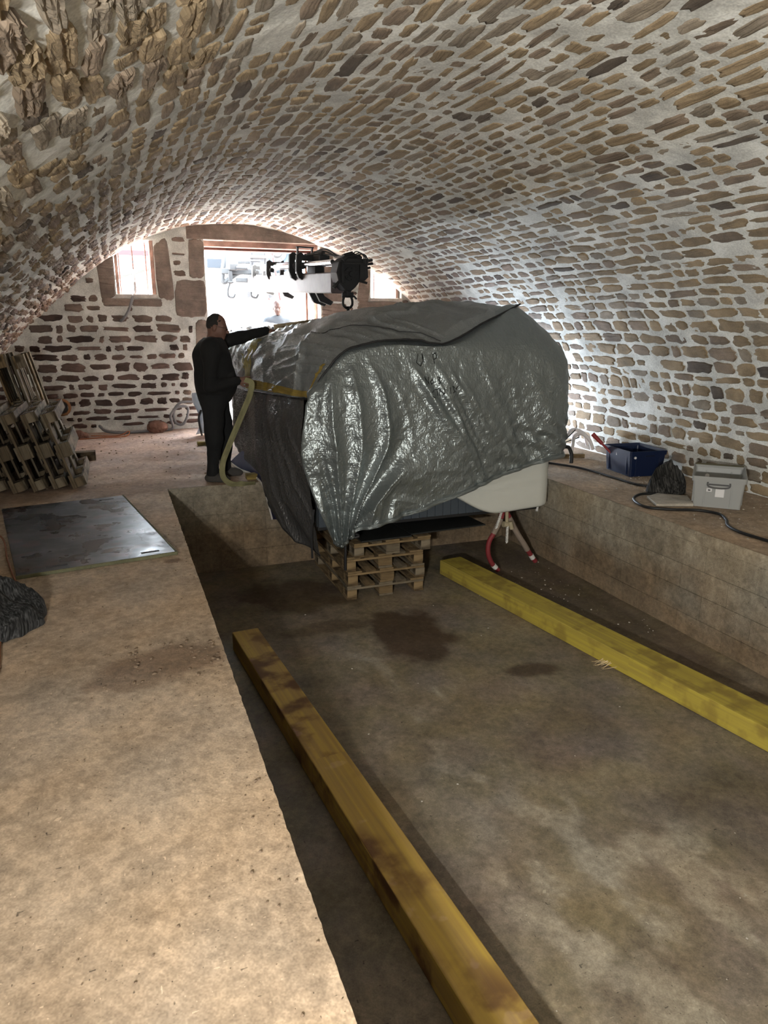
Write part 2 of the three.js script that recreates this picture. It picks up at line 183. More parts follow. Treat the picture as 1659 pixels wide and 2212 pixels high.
const ceiling = part('ceiling', shell(sLeft, sRight, 220, 300), mat.mortar, scene);
tag(ceiling, 'low barrel vault of rough brown stones set in pale lime mortar', 'ceiling', null, 'structure');
const wallLeft = part('wall_left', shell(0, sLeft, 24, 200), mat.mortar, scene);
tag(wallLeft, 'coarse stone foot of the vault behind the leaning pallets', 'wall', null, 'structure');
const wallRight = part('wall_right', shell(sRight, AL, 40, 300), mat.mortar, scene);
tag(wallRight, 'curving stone and mortar wall rising from the ledge behind the plastic crates', 'wall', null, 'structure');
{
  const rnd = rng(31), lists = [[], [], []];
  for (let s = 0.03; s < AL - 0.05;) {
    const low = s > sRight - 0.3, rf = rough(s + 0.06), h = lerp(0.098, 0.15, Math.pow(rnd(), 1.3)) * (low ? 1.12 : 1) * lerp(1, 1.12, rf);
    for (let z = ZF - 0.05 - rnd() * 0.3; z > ZE + 0.06;) {
      let len = lerp(0.13, 0.42, Math.pow(rnd(), 1.25)); const thin = rnd(), jz = lerp(0.020, 0.044, rnd()), js = lerp(0.022, 0.042, rnd());
      if (z - len < ZE) break;
      const zc = z - len / 2 , sc = s + h / 2 + (rnd() - 0.5) * lerp(0.014, 0.06, rf); let hh = h - js; if (thin > 0.9) hh *= 0.6; hh *= lerp(1, lerp(0.75, 1.15, rnd()), rf * 0.9);
      const a = (len - jz) / 2, b = hh / 2, n = vnorm(sc), pc = vault(sc, zc, 0), size = seenSize(pc, n, a * b * 4), near = pc.distanceTo(EYE) < 3.2 && size > 0.0012;
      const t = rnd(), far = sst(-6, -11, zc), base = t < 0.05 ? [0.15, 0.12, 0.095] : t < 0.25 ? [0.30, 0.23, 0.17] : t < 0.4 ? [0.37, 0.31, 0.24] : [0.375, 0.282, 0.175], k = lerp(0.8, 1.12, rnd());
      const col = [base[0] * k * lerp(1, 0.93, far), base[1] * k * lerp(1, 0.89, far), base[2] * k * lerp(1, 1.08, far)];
      const p = lerp(0.0065, 0.020, rf) * lerp(0.6, 1.4, rnd()), rot = (rnd() - 0.5) * 0.16;
      const map = (du, dv, hgt) => vault(sc + dv + du * rot, zc + du, hgt);
      const craggy = rf > 0.3 && size > 0.00035;
      const g = makeStone(map, a, b, { N: craggy ? (near ? 34 : 22) : near ? 26 : 18, layers: craggy ? lerp(0.008, 0.015, rnd()) : 0, p: craggy ? p * 1.25 : p, rag: lerp(0.13, 0.22, rnd()), ex: lerp(3.5, 9, rnd()), rnd, col, lump: lerp(0.35, 0.8, rf), rings: craggy ? (near ? [[1.02, -0.03], [1, 0.2], [0.92, 1], [0.80, 1], [0.66, 1], [0.52, 1], [0.36, 1], [0.18, 1]] : [[1.02, -0.03], [1, 0.2], [0.86, 1], [0.62, 1], [0.34, 1]]) : near ? [[1.02, -0.03], [1, 0.45], [0.95, 0.95], [0.78, 1], [0.56, 1], [0.30, 1]] : undefined });
      if (rnd() > 0.03) lists[sc < sLeft ? 1 : sc > sRight ? 2 : 0].push({ g, m: rf > 0.45 ? mat.stoneRough : mat.stone, size });
      z -= len;
    }
    s += h;
  }
  placeStones(lists[0], ceiling); placeStones(lists[1], wallLeft, null, 120); placeStones(lists[2], wallRight);
}

// ------------------------------------------------------------------ back wall with doorway and windows
const archY = (x) => { let b = 0; for (const [ax, ay] of AT) if (Math.abs(ax - x) < 0.02 && ay > b) b = ay; return b; };
const DOOR = [1.48, -0.05, 3.33, 2.9], WIN1 = [0.15, 2.02, 0.73, 2.86], WIN2 = [4.22, 2.02, 4.78, 2.52];
{
  const sh = new THREE.Shape([[-2.6, -0.6], [6.6, -0.6], [6.6, 3.7], [-2.6, 3.7]].map(([x, y]) => new THREE.Vector2(x, y)));
  for (const [x0, y0, x1, y1] of [DOOR, WIN1, WIN2]) sh.holes.push(new THREE.Path([[x0, y0], [x0, y1], [x1, y1], [x1, y0]].map(([x, y]) => new THREE.Vector2(x, y))));
  let g = new THREE.ExtrudeGeometry(sh, { depth: 0.5, bevelEnabled: false }); g.translate(0, 0, ZE - 0.5); g.computeVertexNormals();
  { const p = g.attributes.position, uv = new Float32Array(p.count * 2); for (let i = 0; i < p.count; i++) { uv[i * 2] = (p.getX(i) + p.getZ(i)) * 0.5; uv[i * 2 + 1] = p.getY(i) * 0.5; } g.setAttribute('uv', new THREE.BufferAttribute(uv, 2)); g.setAttribute('color', new THREE.BufferAttribute(new Float32Array(p.count * 3).fill(1), 3)); }
  const wall = part('wall_back', g, mat.mortar, scene); tag(wall, 'end wall of dark red stones in white mortar with a bright doorway', 'wall', null, 'structure');
  const flat = (xc, yc, rot = 0) => (du, dv, h) => V(xc + du - dv * rot, yc + dv + du * rot, ZE + h);
  const rnd = rng(57), list = [];
  const block = (x0, y0, x1, y1, name, o = {}) => { const k = lerp(0.85, 1.1, rnd()); const gg = makeStone(flat((x0 + x1) / 2, (y0 + y1) / 2), (x1 - x0) / 2, (y1 - y0) / 2, { N: 24, p: 0.014, rag: 0.045, ex: 9, rnd, col: [0.30 * k, 0.232 * k, 0.195 * k], lump: 0.4, rings: [[1.01, -0.03], [1, 0.4], [0.94, 0.95], [0.6, 1]], ...o }); part(numberedIn(wall, name), gg, mat.stone, wall); };
  // dressed surrounds
  const dressed = [[1.24, 2.33, 1.475, 2.9], [1.0, 1.74, 1.47, 2.3], [1.27, 1.05, 1.47, 1.7], [3.345, 2.42, 3.56, 2.86], [3.345, 2.0, 3.75, 2.38], [3.345, 1.6, 3.8, 1.97], [-0.09, 2.0, 0.14, 2.86], [0.735, 2.0, 0.97, 2.86], [-0.06, 1.9, 0.36, 2.015], [0.37, 1.9, 0.80, 2.01], [4.0, 1.99, 4.2, 2.5], [3.98, 1.86, 4.75, 2.01], [3.57, 2.4, 3.96, 2.7], [1.25, 0.5, 1.475, 1.0]];
  const lint = new THREE.Shape([[1.24, 2.915], [3.58, 2.90], [3.55, 2.99], [3.1, 3.14], [1.24, 3.16]].map(([x, y]) => new THREE.Vector2(x, y)));
  const lg = new THREE.ExtrudeGeometry(lint, { depth: 0.1, bevelEnabled: true, bevelSize: 0.012, bevelThickness: 0.012, bevelSegments: 2 }); lg.translate(0, 0, ZE - 0.09); { const p = lg.attributes.position, c = new Float32Array(p.count * 3); for (let i = 0; i < p.count; i++) { c[i * 3] = 0.29; c[i * 3 + 1] = 0.22; c[i * 3 + 2] = 0.185; } lg.setAttribute('color', new THREE.BufferAttribute(c, 3)); }
  part('lintel', lg, mat.stone, wall);
  dressed.forEach(([a, b, c, d]) => block(a, b, c, d, 'dressed_stone'));
  const blocked = (x0, y0, x1, y1) => [...dressed, DOOR, WIN1, WIN2, [1.24, 2.86, 3.6, 3.3]].some(([a, b, c, d]) => x0 < c + 0.02 && x1 > a - 0.02 && y0 < d + 0.01 && y1 > b - 0.01);
  for (let y = 0.06; y < 3.1;) {
    const big = rnd() > 0.85, h = big ? lerp(0.17, 0.22, rnd()) : lerp(0.095, 0.155, rnd());
    for (let x = -1.9 + rnd() * 0.2; x < 5.9;) {
      const len = lerp(0.12, 0.44, Math.pow(rnd(), 1.2)), j = lerp(0.035, 0.08, rnd()), hh = (h - lerp(0.03, 0.055, rnd())) * (rnd() > 0.88 ? 0.6 : 1), xc = x + len / 2, yc = y + h / 2 + (rnd() - 0.5) * 0.02, a = (len - j) / 2, b = hh / 2;
      if (blocked(xc - a, yc - b, xc + a, yc + b)) { const a2 = 0.05 + 0.045 * rnd(), x2 = x + a2 + 0.02; if (!blocked(x2 - a2, yc - b, x2 + a2, yc + b) && Math.min(archY(x2 - a2), archY(x2 + a2)) > yc + b) { list.push({ g: makeStone(flat(x2, yc), a2, b, { N: 16, p: 0.014, rag: 0.17, ex: 4, rnd, col: [0.24, 0.175, 0.14], lump: 0.7 }), m: mat.stone, size: seenSize(V(x2, yc, ZE), V(0, 0, 1), a2 * b * 4) }); x = x2 + a2 + 0.03; } else x += 0.03; continue; }
      if (Math.min(archY(xc - a), archY(xc + a)) > yc + b * 0.3 && rnd() > 0.04) {
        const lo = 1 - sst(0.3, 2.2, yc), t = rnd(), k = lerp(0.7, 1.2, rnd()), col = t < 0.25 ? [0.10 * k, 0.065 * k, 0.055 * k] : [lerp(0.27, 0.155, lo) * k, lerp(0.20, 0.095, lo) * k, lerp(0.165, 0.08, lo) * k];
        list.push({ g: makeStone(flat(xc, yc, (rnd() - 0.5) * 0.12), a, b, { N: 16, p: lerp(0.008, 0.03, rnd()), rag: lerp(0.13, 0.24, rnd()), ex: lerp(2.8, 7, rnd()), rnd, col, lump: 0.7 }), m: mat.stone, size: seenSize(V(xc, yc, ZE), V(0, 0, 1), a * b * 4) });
      }
      x += len;
    }
    y += h;
  }
  placeStones(list, wall);
}
{ const g = merge([box(10, 5, 0.4, 2, 1.2, ZF + 0.2, 0)]); g.setAttribute('color', new THREE.BufferAttribute(new Float32Array(g.attributes.position.count * 3).fill(0.8), 3)); const w = part('wall_front', g, mat.mortar, scene); tag(w, 'plain plastered wall closing the cellar behind the viewer', 'wall', null, 'structure'); }

// door and window joinery
{
  const red = M(lin(0.50, 0.30, 0.25), { map: T.grain, bumpMap: T.plaster, bumpScale: 0.003 });
  const d = thing('door_1', 'stone doorway with a pinkish lintel beam opening to the bright ramp', 'doorway', [0, 0, 0], 0, null, 'structure');
  part('lintel_beam', box(1.87, 0.10, 0.22, 2.405, 2.865, ZE - 0.24, 0.01), red, d); part('soffit_board', box(1.87, 0.04, 0.2, 2.405, 2.80, ZE - 0.39, 0.006), M(lin(0.22, 0.10, 0.09), { map: T.wood }), d);
  part('jamb', box(0.06, 2.86, 0.18, 3.30, 1.38, ZE - 0.3, 0.008), red, d); part('jamb', box(0.035, 2.86, 0.05, 3.20, 1.38, ZE - 0.42, 0.006), M(lin(0.33, 0.2, 0.17), { map: T.wood }), d);
  const w1 = thing('window_1', 'small barred window opening left of the doorway with red frame', 'window', [0, 0, 0], 0, null, 'structure');
  part('sill', box(0.62, 0.07, 0.42, 0.44, 2.045, ZE - 0.2, 0.015), M(lin(0.75, 0.7, 0.66), { map: T.grain, bumpMap: T.plaster, bumpScale: 0.008 }), w1);
  part('frame_post', box(0.055, 0.84, 0.3, 0.70, 2.44, ZE - 0.2, 0.008), red, w1); part('frame_post', box(0.045, 0.84, 0.12, 0.18, 2.44, ZE - 0.12, 0.008), red, w1);
  for (const x of [0.225, 0.43, 0.625]) part('bar', cyl([x, 2.06, ZE - 0.36], [x, 2.88, ZE - 0.36], 0.011), M(lin(0.16, 0.08, 0.07)), w1);
  const w2 = thing('window_2', 'small barred window right of the doorway half hidden by the vault', 'window', [0, 0, 0], 0, null, 'structure');
  part('sill', box(0.6, 0.06, 0.42, 4.5, 2.04, ZE - 0.2, 0.015), M(lin(0.75, 0.7, 0.66), { map: T.grain }), w2); part('frame_post', box(0.05, 0.5, 0.2, 4.74, 2.28, ZE - 0.2, 0.008), red, w2); part('bar', cyl([4.4, 2.05, ZE - 0.36], [4.4, 2.52, ZE - 0.36], 0.011), M(lin(0.16, 0.08, 0.07)), w2);
}

// ------------------------------------------------------------------ floors and pit
const PX0 = 0.41, PX1 = 4.36, PZ = -7.45, PY = -0.95;
const stain = (x, z, cx, cz, rx, rz, s) => sst(1.25, 0.8, Math.hypot((x - cx) / rx, (z - cz) / rz) + (fbm(x * 6, z * 6, 4, 0, s) - 0.5) * 0.9);
function sheet(x0, x1, z0, z1, y, cell, colf, hf, edge) {
  const nx = Math.max(1, Math.round((x1 - x0) / cell)), nz = Math.max(1, Math.round((z0 - z1) / cell));
  const g = surf(nx, nz, (u, v) => { let x = lerp(x0, x1, u), z = lerp(z0, z1, v); if (edge) [x, z] = edge(x, z, u, v); return V(x, y + hf(x, z), z); }, (u, v, p) => [p.x * 0.5, p.z * 0.5]).toNonIndexed();
  const p = g.attributes.position, c = new Float32Array(p.count * 3); for (let i = 0; i < p.count; i++) { const k = colf(p.getX(i), p.getZ(i)); c.set(k, i * 3); } g.setAttribute('color', new THREE.BufferAttribute(c, 3)); return g;
}
const floorCol = (x, z) => {
  const f = sst(-6.5, -10.5, z), n = fbm(x * 2.1, z * 2.1, 4, 0, 201); let c = [lerp(0.66, 0.68, f), lerp(0.52, 0.51, f), lerp(0.375, 0.43, f)].map((k) => k * (0.95 + 0.10 * n));
  let d = Math.max(stain(x, z, 0.15, -3.45, 0.3, 0.14, 210) * 0.5, stain(x, z, -0.05, -3.3, 0.2, 0.1, 211) * 0.4, stain(x, z, 0.75, -8.35, 0.34, 0.28, 212) * 0.42, stain(x, z, 0.8, -9.3, 0.5, 0.3, 213) * 0.3, stain(x, z, 0.28, -5.05, 0.06, 0.05, 214) * 0.6, stain(x, z, -0.3, -7.6, 1.1, 0.35, 217) * 0.35, stain(x, z, -1.3, -9, 0.8, 2, 218) * 0.3);
  if (x > 4) d = Math.max(d, 0.18 * fbm(x * 3, z * 3, 3, 0, 215) + 0.04);
  return [c[0] * (1 - d * 0.8), c[1] * (1 - d * 0.92), c[2] * (1 - d)];
};
const floorH = (x, z) => (fbm(x * 3, z * 3, 3, 0, 220) - 0.5) * 0.004;
{
  const jag = (x, z) => (fbm(x * 12, z * 12, 3, 0, 225) - 0.5) * 0.002 + (vn(x * 60, z * 60, 0, 226) - 0.5) * 0.006;
  const parts = [
    sheet(-1.95, PX0, ZF, PZ, 0, 0.03, floorCol, floorH, (x, z, u) => [u === 1 ? x + jag(1, z) : x, z]),
    sheet(-1.95, 5.95, PZ, ZE - 0.5, 0, 0.05, floorCol, floorH, (x, z, u, v) => [x, v === 0 && x > PX0 && x < PX1 ? z + jag(x, 3) : z]),
    sheet(PX1, 5.95, ZF, PZ, 0, 0.05, floorCol, floorH, (x, z, u) => [u === 0 ? x + jag(2, z) : x, z]),
  ];
  const solid = [box(2.6, 1.3, 9.7, -0.9 - 0.01, -0.67, -2.6, 0), box(9.2, 1.3, 5.0, 2, -0.67, PZ - 2.52, 0), box(2.2, 1.3, 9.7, PX1 + 1.12, -0.67, -2.6, 0)];
  solid.forEach((g) => g.setAttribute('color', new THREE.BufferAttribute(new Float32Array(g.attributes.position.count * 3).fill(0.4), 3)));
  const all = mergeGeometries([...parts, ...solid].map((g) => { const o = g.index ? g.toNonIndexed() : g; return o; }));
  tag(part('floor', all, mat.floor, scene), 'dusty beige concrete floor around the sunken pit', 'floor', null, 'structure');
  const pitCol = (x, z) => {
    const n = fbm(x * 1.6, z * 1.6, 4, 0, 230), b = fbm(x * 3.4 + 9, z * 3.4, 4, 0, 231); let c = [0.315, 0.265, 0.190].map((k, i) => k * (0.78 + 0.44 * n) * (i === 2 ? 1 - (b - 0.5) * 0.5 : 1));
    const pale = Math.max(sst(0.46, 0.66, fbm(x * 8, z * 5, 5, 0, 232)) * sst(1.1, 0.5, Math.hypot((x - 2.1) / 0.8, (z + 2.1) / 1.2)), 0.7 * sst(0.55, 0.7, fbm(x * 8, z * 5, 5, 0, 233)) * sst(1.1, 0.6, Math.hypot((x - 1.8) / 0.35, (z + 4.2) / 1.6)));
    const d = Math.max(stain(x, z, 2.22, -5.26, 0.33, 0.5, 240), stain(x, z, 2.85, -4.28, 0.2, 0.12, 241) * 0.9, stain(x, z, 1.5, -6.45, 0.55, 0.5, 242) * 0.8, stain(x, z, 1.55, -5.6, 0.4, 0.12, 243) * 0.6, stain(x, z, 4.0, -5.6, 0.5, 2.2, 244) * 0.55, stain(x, z, 2.55, -3.35, 0.35, 0.3, 245) * 0.3, stain(x, z, 0.7, -3, 0.5, 6, 246) * 0.3, stain(x, z, 3.2, -2.2, 0.5, 0.6, 247) * 0.3);
    return c.map((k, i) => lerp(k, [0.52, 0.47, 0.37][i], pale * 0.8) * (1 - d * [0.62, 0.7, 0.76][i]));
  };
  const pf = sheet(PX0 - 0.02, PX1 + 0.02, ZF, PZ - 0.02, PY, 0.035, pitCol, (x, z) => (fbm(x * 2.4, z * 2.4, 3, 0, 250) - 0.5) * 0.008 + 0.035 * sst(PX1 - 0.12, PX1, x));
  const pb = box(4.4, 0.4, 10.4, 2.4, PY - 0.23, -2.6, 0); pb.setAttribute('color', new THREE.BufferAttribute(new Float32Array(pb.attributes.position.count * 3).fill(0.3), 3));
  tag(part('floor_pit', mergeGeometries([pf, pb]), mat.pitFloor, scene), 'muddy grey concrete bottom of the sunken pit with wet patches', 'floor', null, 'structure');
}
// pit walls of concrete blocks
{
  const rnd = rng(77);
  const blockGeo = (x0, y0, z0, x1, y1, z1, tint) => {
    let g = new THREE.BoxGeometry(x1 - x0, y1 - y0, z1 - z0, Math.max(1, Math.round((x1 - x0) / 0.05)), 4, Math.max(1, Math.round((z1 - z0) / 0.05))); g.translate((x0 + x1) / 2, (y0 + y1) / 2, (z0 + z1) / 2); g = boxUV(g);
    const p = g.attributes.position, c = new Float32Array(p.count * 3), uv = g.attributes.uv;
    for (let i = 0; i < p.count; i++) {
      const x = p.getX(i), y = p.getY(i), z = p.getZ(i), q = x + z; uv.setXY(i, q * 0.5, y * 0.5);
      const mud = sst(-0.25, -0.75, y + (fbm(q * 1.7, y * 3, 4, 0, 260) - 0.5) * 0.8), drip = sst(0.58, 0.72, fbm(q * 14, y * 1.6, 4, 0, 261)), n = 0.82 + 0.36 * fbm(q * 3, y * 5, 4, 0, 262);
      c[i * 3] = lerp(0.44, 0.33, mud) * n * tint * (1 + drip * 0.18); c[i * 3 + 1] = lerp(0.39, 0.245, mud) * n * tint * (1 + drip * 0.18); c[i * 3 + 2] = lerp(0.30, 0.155, mud) * n * tint * (1 + drip * 0.18);
    }
    g.setAttribute('color', new THREE.BufferAttribute(c, 3)); return g;
  };
  const rows = [[-0.74, -0.96], [-0.53, -0.74], [-0.32, -0.53], [-0.105, -0.32]], J = 0.0022;
  const backing = (name, b, label) => tag(part(name, blockGeo(...b, 0.5), mat.block, scene), label, 'wall', null, 'structure');
  const wr = backing('wall_pit_right', [PX1 + 0.006, -0.97, PZ - 0.1, PX1 + 0.05, -0.012, ZF], 'long right pit wall of concrete blocks stained brown below');
  part('capping', blockGeo(PX1, -0.105, PZ, PX1 + 0.045, -0.002, ZF, 1.02), mat.block, wr);
  rows.forEach(([y1, y0], r) => { for (let z = PZ + (r % 2 ? 0.25 : 0); z < -0.2; z += 0.5) part(numberedIn(wr, 'concrete_block'), blockGeo(PX1 + rnd() * 0.003, y0 + J, Math.max(PZ, z) + J, PX1 + 0.045, y1 - J, z + 0.5 - J, lerp(0.92, 1.08, rnd())), mat.block, wr); });
  const wb = backing('wall_pit_back', [PX0 - 0.05, -0.97, PZ - 0.05, PX1 + 0.05, -0.012, PZ - 0.006], 'far pit wall of damp concrete blocks below the man');
  part('capping', blockGeo(PX0, -0.105, PZ - 0.045, PX1, -0.002, PZ, 0.9), mat.block, wb);
  rows.forEach(([y1, y0], r) => { for (let x = PX0 - (r % 2 ? 0.25 : 0); x < PX1; x += 0.5) part(numberedIn(wb, 'concrete_block'), blockGeo(Math.max(PX0, x) + J, y0 + J, PZ - 0.045, Math.min(PX1, x + 0.5) - J, y1 - J, PZ - rnd() * 0.003, lerp(0.78, 0.98, rnd())), mat.block, wb); });
  backing('wall_pit_left', [PX0 - 0.06, -0.97, PZ, PX0 - 0.002, -0.012, ZF], 'near left pit wall in deep shadow under the floor edge');
}

// ------------------------------------------------------------------ work lamps (twin head on a tripod beside the photographer, and one behind the tub)
function lampHead(parent, pos, aim, w, h, color, nits) {
  const g = new THREE.Group(); g.name = 'lamp_head'; g.position.set(...pos); g.lookAt(...aim); parent.add(g);
  part('housing', box(w + 0.04, h + 0.04, 0.06, 0, 0, -0.036, 0.012), mat.black, g); part('lens', box(w, h, 0.006, 0, 0, -0.003, 0), new THREE.MeshStandardMaterial({ color: 0xffffff, emissive: color, emissiveIntensity: 6 }), g);
  const l = new THREE.RectAreaLight(color, nits, w, h); l.position.set(0, 0, 0.004); l.rotation.y = Math.PI; g.add(l);
}
{
  const t = thing('work_lamp', 'twin head work lamp on a tripod beside the viewer', 'lamp', [0, 0, 0]);
  const fx = -0.765, fz = 0.62;
  part('pole', cyl([fx, 0.3, fz], [fx, 1.24, fz], 0.014), mat.steelDark, t);
  for (let k = 0; k < 3; k++) { const a = k * 2.094 + 0.4; part('leg', cyl([fx, 0.45, fz], [fx + Math.cos(a) * 0.35, 0.005, fz + Math.sin(a) * 0.35], 0.01), mat.steelDark, t); }
  part('crossbar', cyl([fx - 0.13, 1.24, fz], [fx + 0.13, 1.24, fz], 0.012), mat.steelDark, t);
  lampHead(t, [fx - 0.09, 1.24, fz - 0.08], [fx + 4.2, 2.15, fz - 2.4], 0.13, 0.12, LAMP, LAMP_NITS * 2.0); lampHead(t, [fx + 0.09, 1.24, fz - 0.08], [fx + 4.4, 2.15, fz - 2.4], 0.13, 0.12, LAMP, LAMP_NITS * 2.0);
  const b = thing('floodlight', 'small cool floodlight standing on the ledge behind the covered tub', 'lamp', [4.95, 0, -9.4]);
  part('stand', merge([box(0.22, 0.02, 0.16, 0, 0.01, 0), box(0.02, 0.18, 0.02, -0.09, 0.1, 0), box(0.02, 0.18, 0.02, 0.09, 0.1, 0)]), mat.steelDark, b);
  lampHead(b, [0, 0.24, 0.03], [0.9, 0.75, 1.2], 0.16, 0.12, new THREE.Color(0.75, 0.86, 1.0), COOL_NITS);
}

// ------------------------------------------------------------------ the covered swim spa, its wrap and the tarpaulins
{
  const spa = thing('swim_spa', 'long tub wrapped in white stretch film with blue-grey panelled skirt under the silver tarpaulin', 'hot tub');
  const blue = M(lin(0.052, 0.066, 0.082), { roughness: 0.55 });
  part('shell', merge([box(2.42, 1.05, 1.15, 2.9, 0.82, -6.86, 0.08, 2), box(2.42, 1.0, 4.0, 2.9, 0.82, -9.4, 0.08, 2), box(2.3, 0.32, 1.0, 2.88, 0.1, -6.86, 0.02)]), M(lin(0.12, 0.12, 0.13)), spa);
  const sk = part('skirt', box(2.34, 0.5, 0.04, 2.84, 0.03, -6.29, 0.004), M(lin(0.02, 0.025, 0.03)), spa);
  for (let i = 0; i < 27; i++) part('panel_board', box(0.083, 0.5, 0.016, 1.73 + i * 0.086, 0.025, -6.262, 0.004), blue, sk);
  part('base_rail', box(2.4, 0.05, 1.1, 2.88, -0.235, -6.82, 0.006), mat.black, spa);
  const wrapM = M(lin(0.60, 0.61, 0.56), { roughness: 0.55, bumpMap: T.plaster, bumpScale: 0.002 });
  // white film drawn around the right front corner, gathered to a point at the left
  const path = (u) => { const t = u * 1.62; if (t < 1.0) return [lerp(3.02, 4.02, t), -6.13 - 0.03 * (1 - t)]; if (t < 1.16) { const a = ((t - 1) / 0.16) * 1.5708; return [4.02 + 0.15 * Math.sin(a), -6.28 + 0.15 * Math.cos(a)]; } return [4.17, -6.28 - (t - 1.16) * 2.2]; };
  const low = (u) => { const t = u * 1.62; return t < 0.55 ? lerp(0.03, -0.2, Math.pow(Math.sin(clamp(t / 0.55) * 1.5708), 1.25)) : lerp(-0.2, -0.16, clamp((t - 0.55) / 0.6)); };
  const wr = surf(90, 40, (u, v) => {
    const [x, z] = path(u), y0 = low(u), k = v < 0.8 ? v / 0.8 : 1, y = lerp(0.62, y0, k), under = v > 0.8 ? (v - 0.8) / 0.2 : 0, e = Math.sin(clamp(under * 2) * 1.5708);
    const fold = 0.006 * Math.sin((y - 0.03 - 0.25 * u) * 60) * sst(0.9, 0.2, u) * sst(-0.02, 0.08, y) + (fbm(x * 5, y * 9, 3, 0, 300) - 0.5) * 0.008;
    const out = u < 0.62 ? V(0, 0, 1) : u > 0.72 ? V(1, 0, 0) : V(0.7, 0, 0.7);
    return V(x, y - 0.035 * e, z).addScaledVector(out, fold - 0.035 * (1 - Math.cos(clamp(under * 2) * 1.5708)) - 0.3 * Math.max(0, under - 0.5));
  });
  part('stretch_wrap', wr, wrapM, spa);
  part('drain_stub', cyl([4.13, -0.19, -6.32], [4.09, -0.29, -6.28], 0.014), M(lin(0.7, 0.7, 0.68)), spa);
}
{
  const FRONT = [
    [[1.64, 1.10, -6.30], [1.78, 1.30, -6.32], [1.96, 1.44, -6.34], [2.35, 1.52, -6.36], [2.89, 1.52, -6.36], [3.40, 1.70, -6.6], [3.90, 1.80, -6.78], [4.28, 1.60, -7.3]],
    [[1.595, 1.06, -6.13], [1.74, 1.22, -6.115], [1.93, 1.40, -6.11], [2.35, 1.47, -6.12], [2.89, 1.45, -6.12], [3.45, 1.655, -6.40], [3.955, 1.80, -6.62], [4.28, 1.62, -7.3]],
    [[1.57, 0.95, -6.1], [1.70, 1.10, -6.08], [1.93, 1.29, -6.06], [2.36, 1.385, -6.07], [2.92, 1.39, -6.07], [3.55, 1.43, -6.11], [4.27, 1.37, -6.25], [4.33, 1.36, -7.3]],
    [[1.525, 0.74, -6.08], [1.68, 0.85, -6.05], [1.95, 0.95, -6.03], [2.42, 0.95, -6.05], [2.98, 0.93, -6.07], [3.62, 0.93, -6.1], [4.285, 0.93, -6.15], [4.36, 0.9, -7.2]],
    [[1.495, 0.51, -6.06], [1.66, 0.5, -6.03], [1.95, 0.5, -6.02], [2.45, 0.5, -6.04], [3.05, 0.5, -6.06], [3.65, 0.56, -6.1], [4.29, 0.62, -6.13], [4.36, 0.6, -7.2]],
    [[1.575, 0.20, -6.06], [1.69, 0.18, -6.04], [1.97, 0.14, -6.03], [2.48, 0.18, -6.05], [3.1, 0.27, -6.07], [3.7, 0.39, -6.1], [4.29, 0.50, -6.13], [4.36, 0.47, -7.2]],
    [[1.77, -0.29, -6.06], [1.84, -0.315, -6.05], [2.0, -0.19, -6.05], [2.5, -0.085, -6.06], [3.12, 0.10, -6.07], [3.72, 0.255, -6.1], [4.24, 0.37, -6.13], [4.33, 0.37, -7.2]]];
  const slope = (q) => lerp(-0.20, 0.56, clamp((q - 1.62) / 0.8));
  const foldAt = (x, y) => {
    const d = 1.36 - y; let q = x; for (let k = 0; k < 4; k++) q = x - slope(q) * Math.max(0, d);
    const w = fbm(x * 3, y * 2.2, 3, 0, 310), r1 = 1 - Math.abs(2 * vn(q * 5.6 + 1.4 + w * 0.22, y * 0.5 + 4, 0, 311) - 1), r2 = 1 - Math.abs(2 * vn(q * 11 + w * 0.6, y * 1.1, 0, 312) - 1);
    const env = sst(-0.05, 0.4, d) * lerp(1, 0.25, sst(2.5, 3.5, q)), fine = (fbm(x * 16 + w * 2, y * 16, 3, 0, 313) - 0.5);
    const sweep = Math.sin((y * 2.3 + Math.pow((x - 3.3), 2) * 0.8) * 17 + w * 6) * 0.010 * sst(3.3, 3.9, x) * sst(0.95, 0.55, y);
    const tip = sst(0.7, 0.0, Math.hypot(x - 1.85, y + 0.31) ) * Math.sin(Math.atan2(y + 0.36, x - 1.83) * 16) * 0.03;
    return (r1 * r1 * 0.10 + r2 * r2 * 0.030) * env + fine * 0.020 + sweep + tip * 0.7;
  };
  const c = document.createElement('canvas'); c.width = 1024; c.height = 768; const x2 = c.getContext('2d');
  x2.fillStyle = '#fff'; x2.fillRect(0, 0, 1024, 768); x2.strokeStyle = 'rgba(20,20,22,0.85)'; x2.fillStyle = 'rgba(20,20,22,0.85)'; x2.lineWidth = 2.2;
  const tx = (x) => ((x - 1.4) / 3.1) * 1024, ty = (y) => (1 - (y + 0.4) / 2.3) * 768;
  const stroke = (...p) => { x2.beginPath(); p.forEach(([a, b], i) => (i ? x2.lineTo(tx(a), ty(b)) : x2.moveTo(tx(a), ty(b)))); x2.stroke(); };
  stroke([2.60, 1.38], [2.585, 1.30], [2.62, 1.27], [2.645, 1.31], [2.64, 1.38], [2.66, 1.30]); stroke([2.76, 1.29], [2.745, 1.37], [2.775, 1.385], [2.785, 1.34], [2.755, 1.325]);   // handwritten marks
  stroke([2.66, 1.10], [2.652, 1.17], [2.69, 1.11], [2.695, 1.175]); stroke([2.715, 1.13], [2.735, 1.145], [2.745, 1.12], [2.725, 1.105], [2.715, 1.13]); stroke([2.78, 1.17], [2.805, 1.165], [2.79, 1.145], [2.81, 1.12], [2.785, 1.105]);
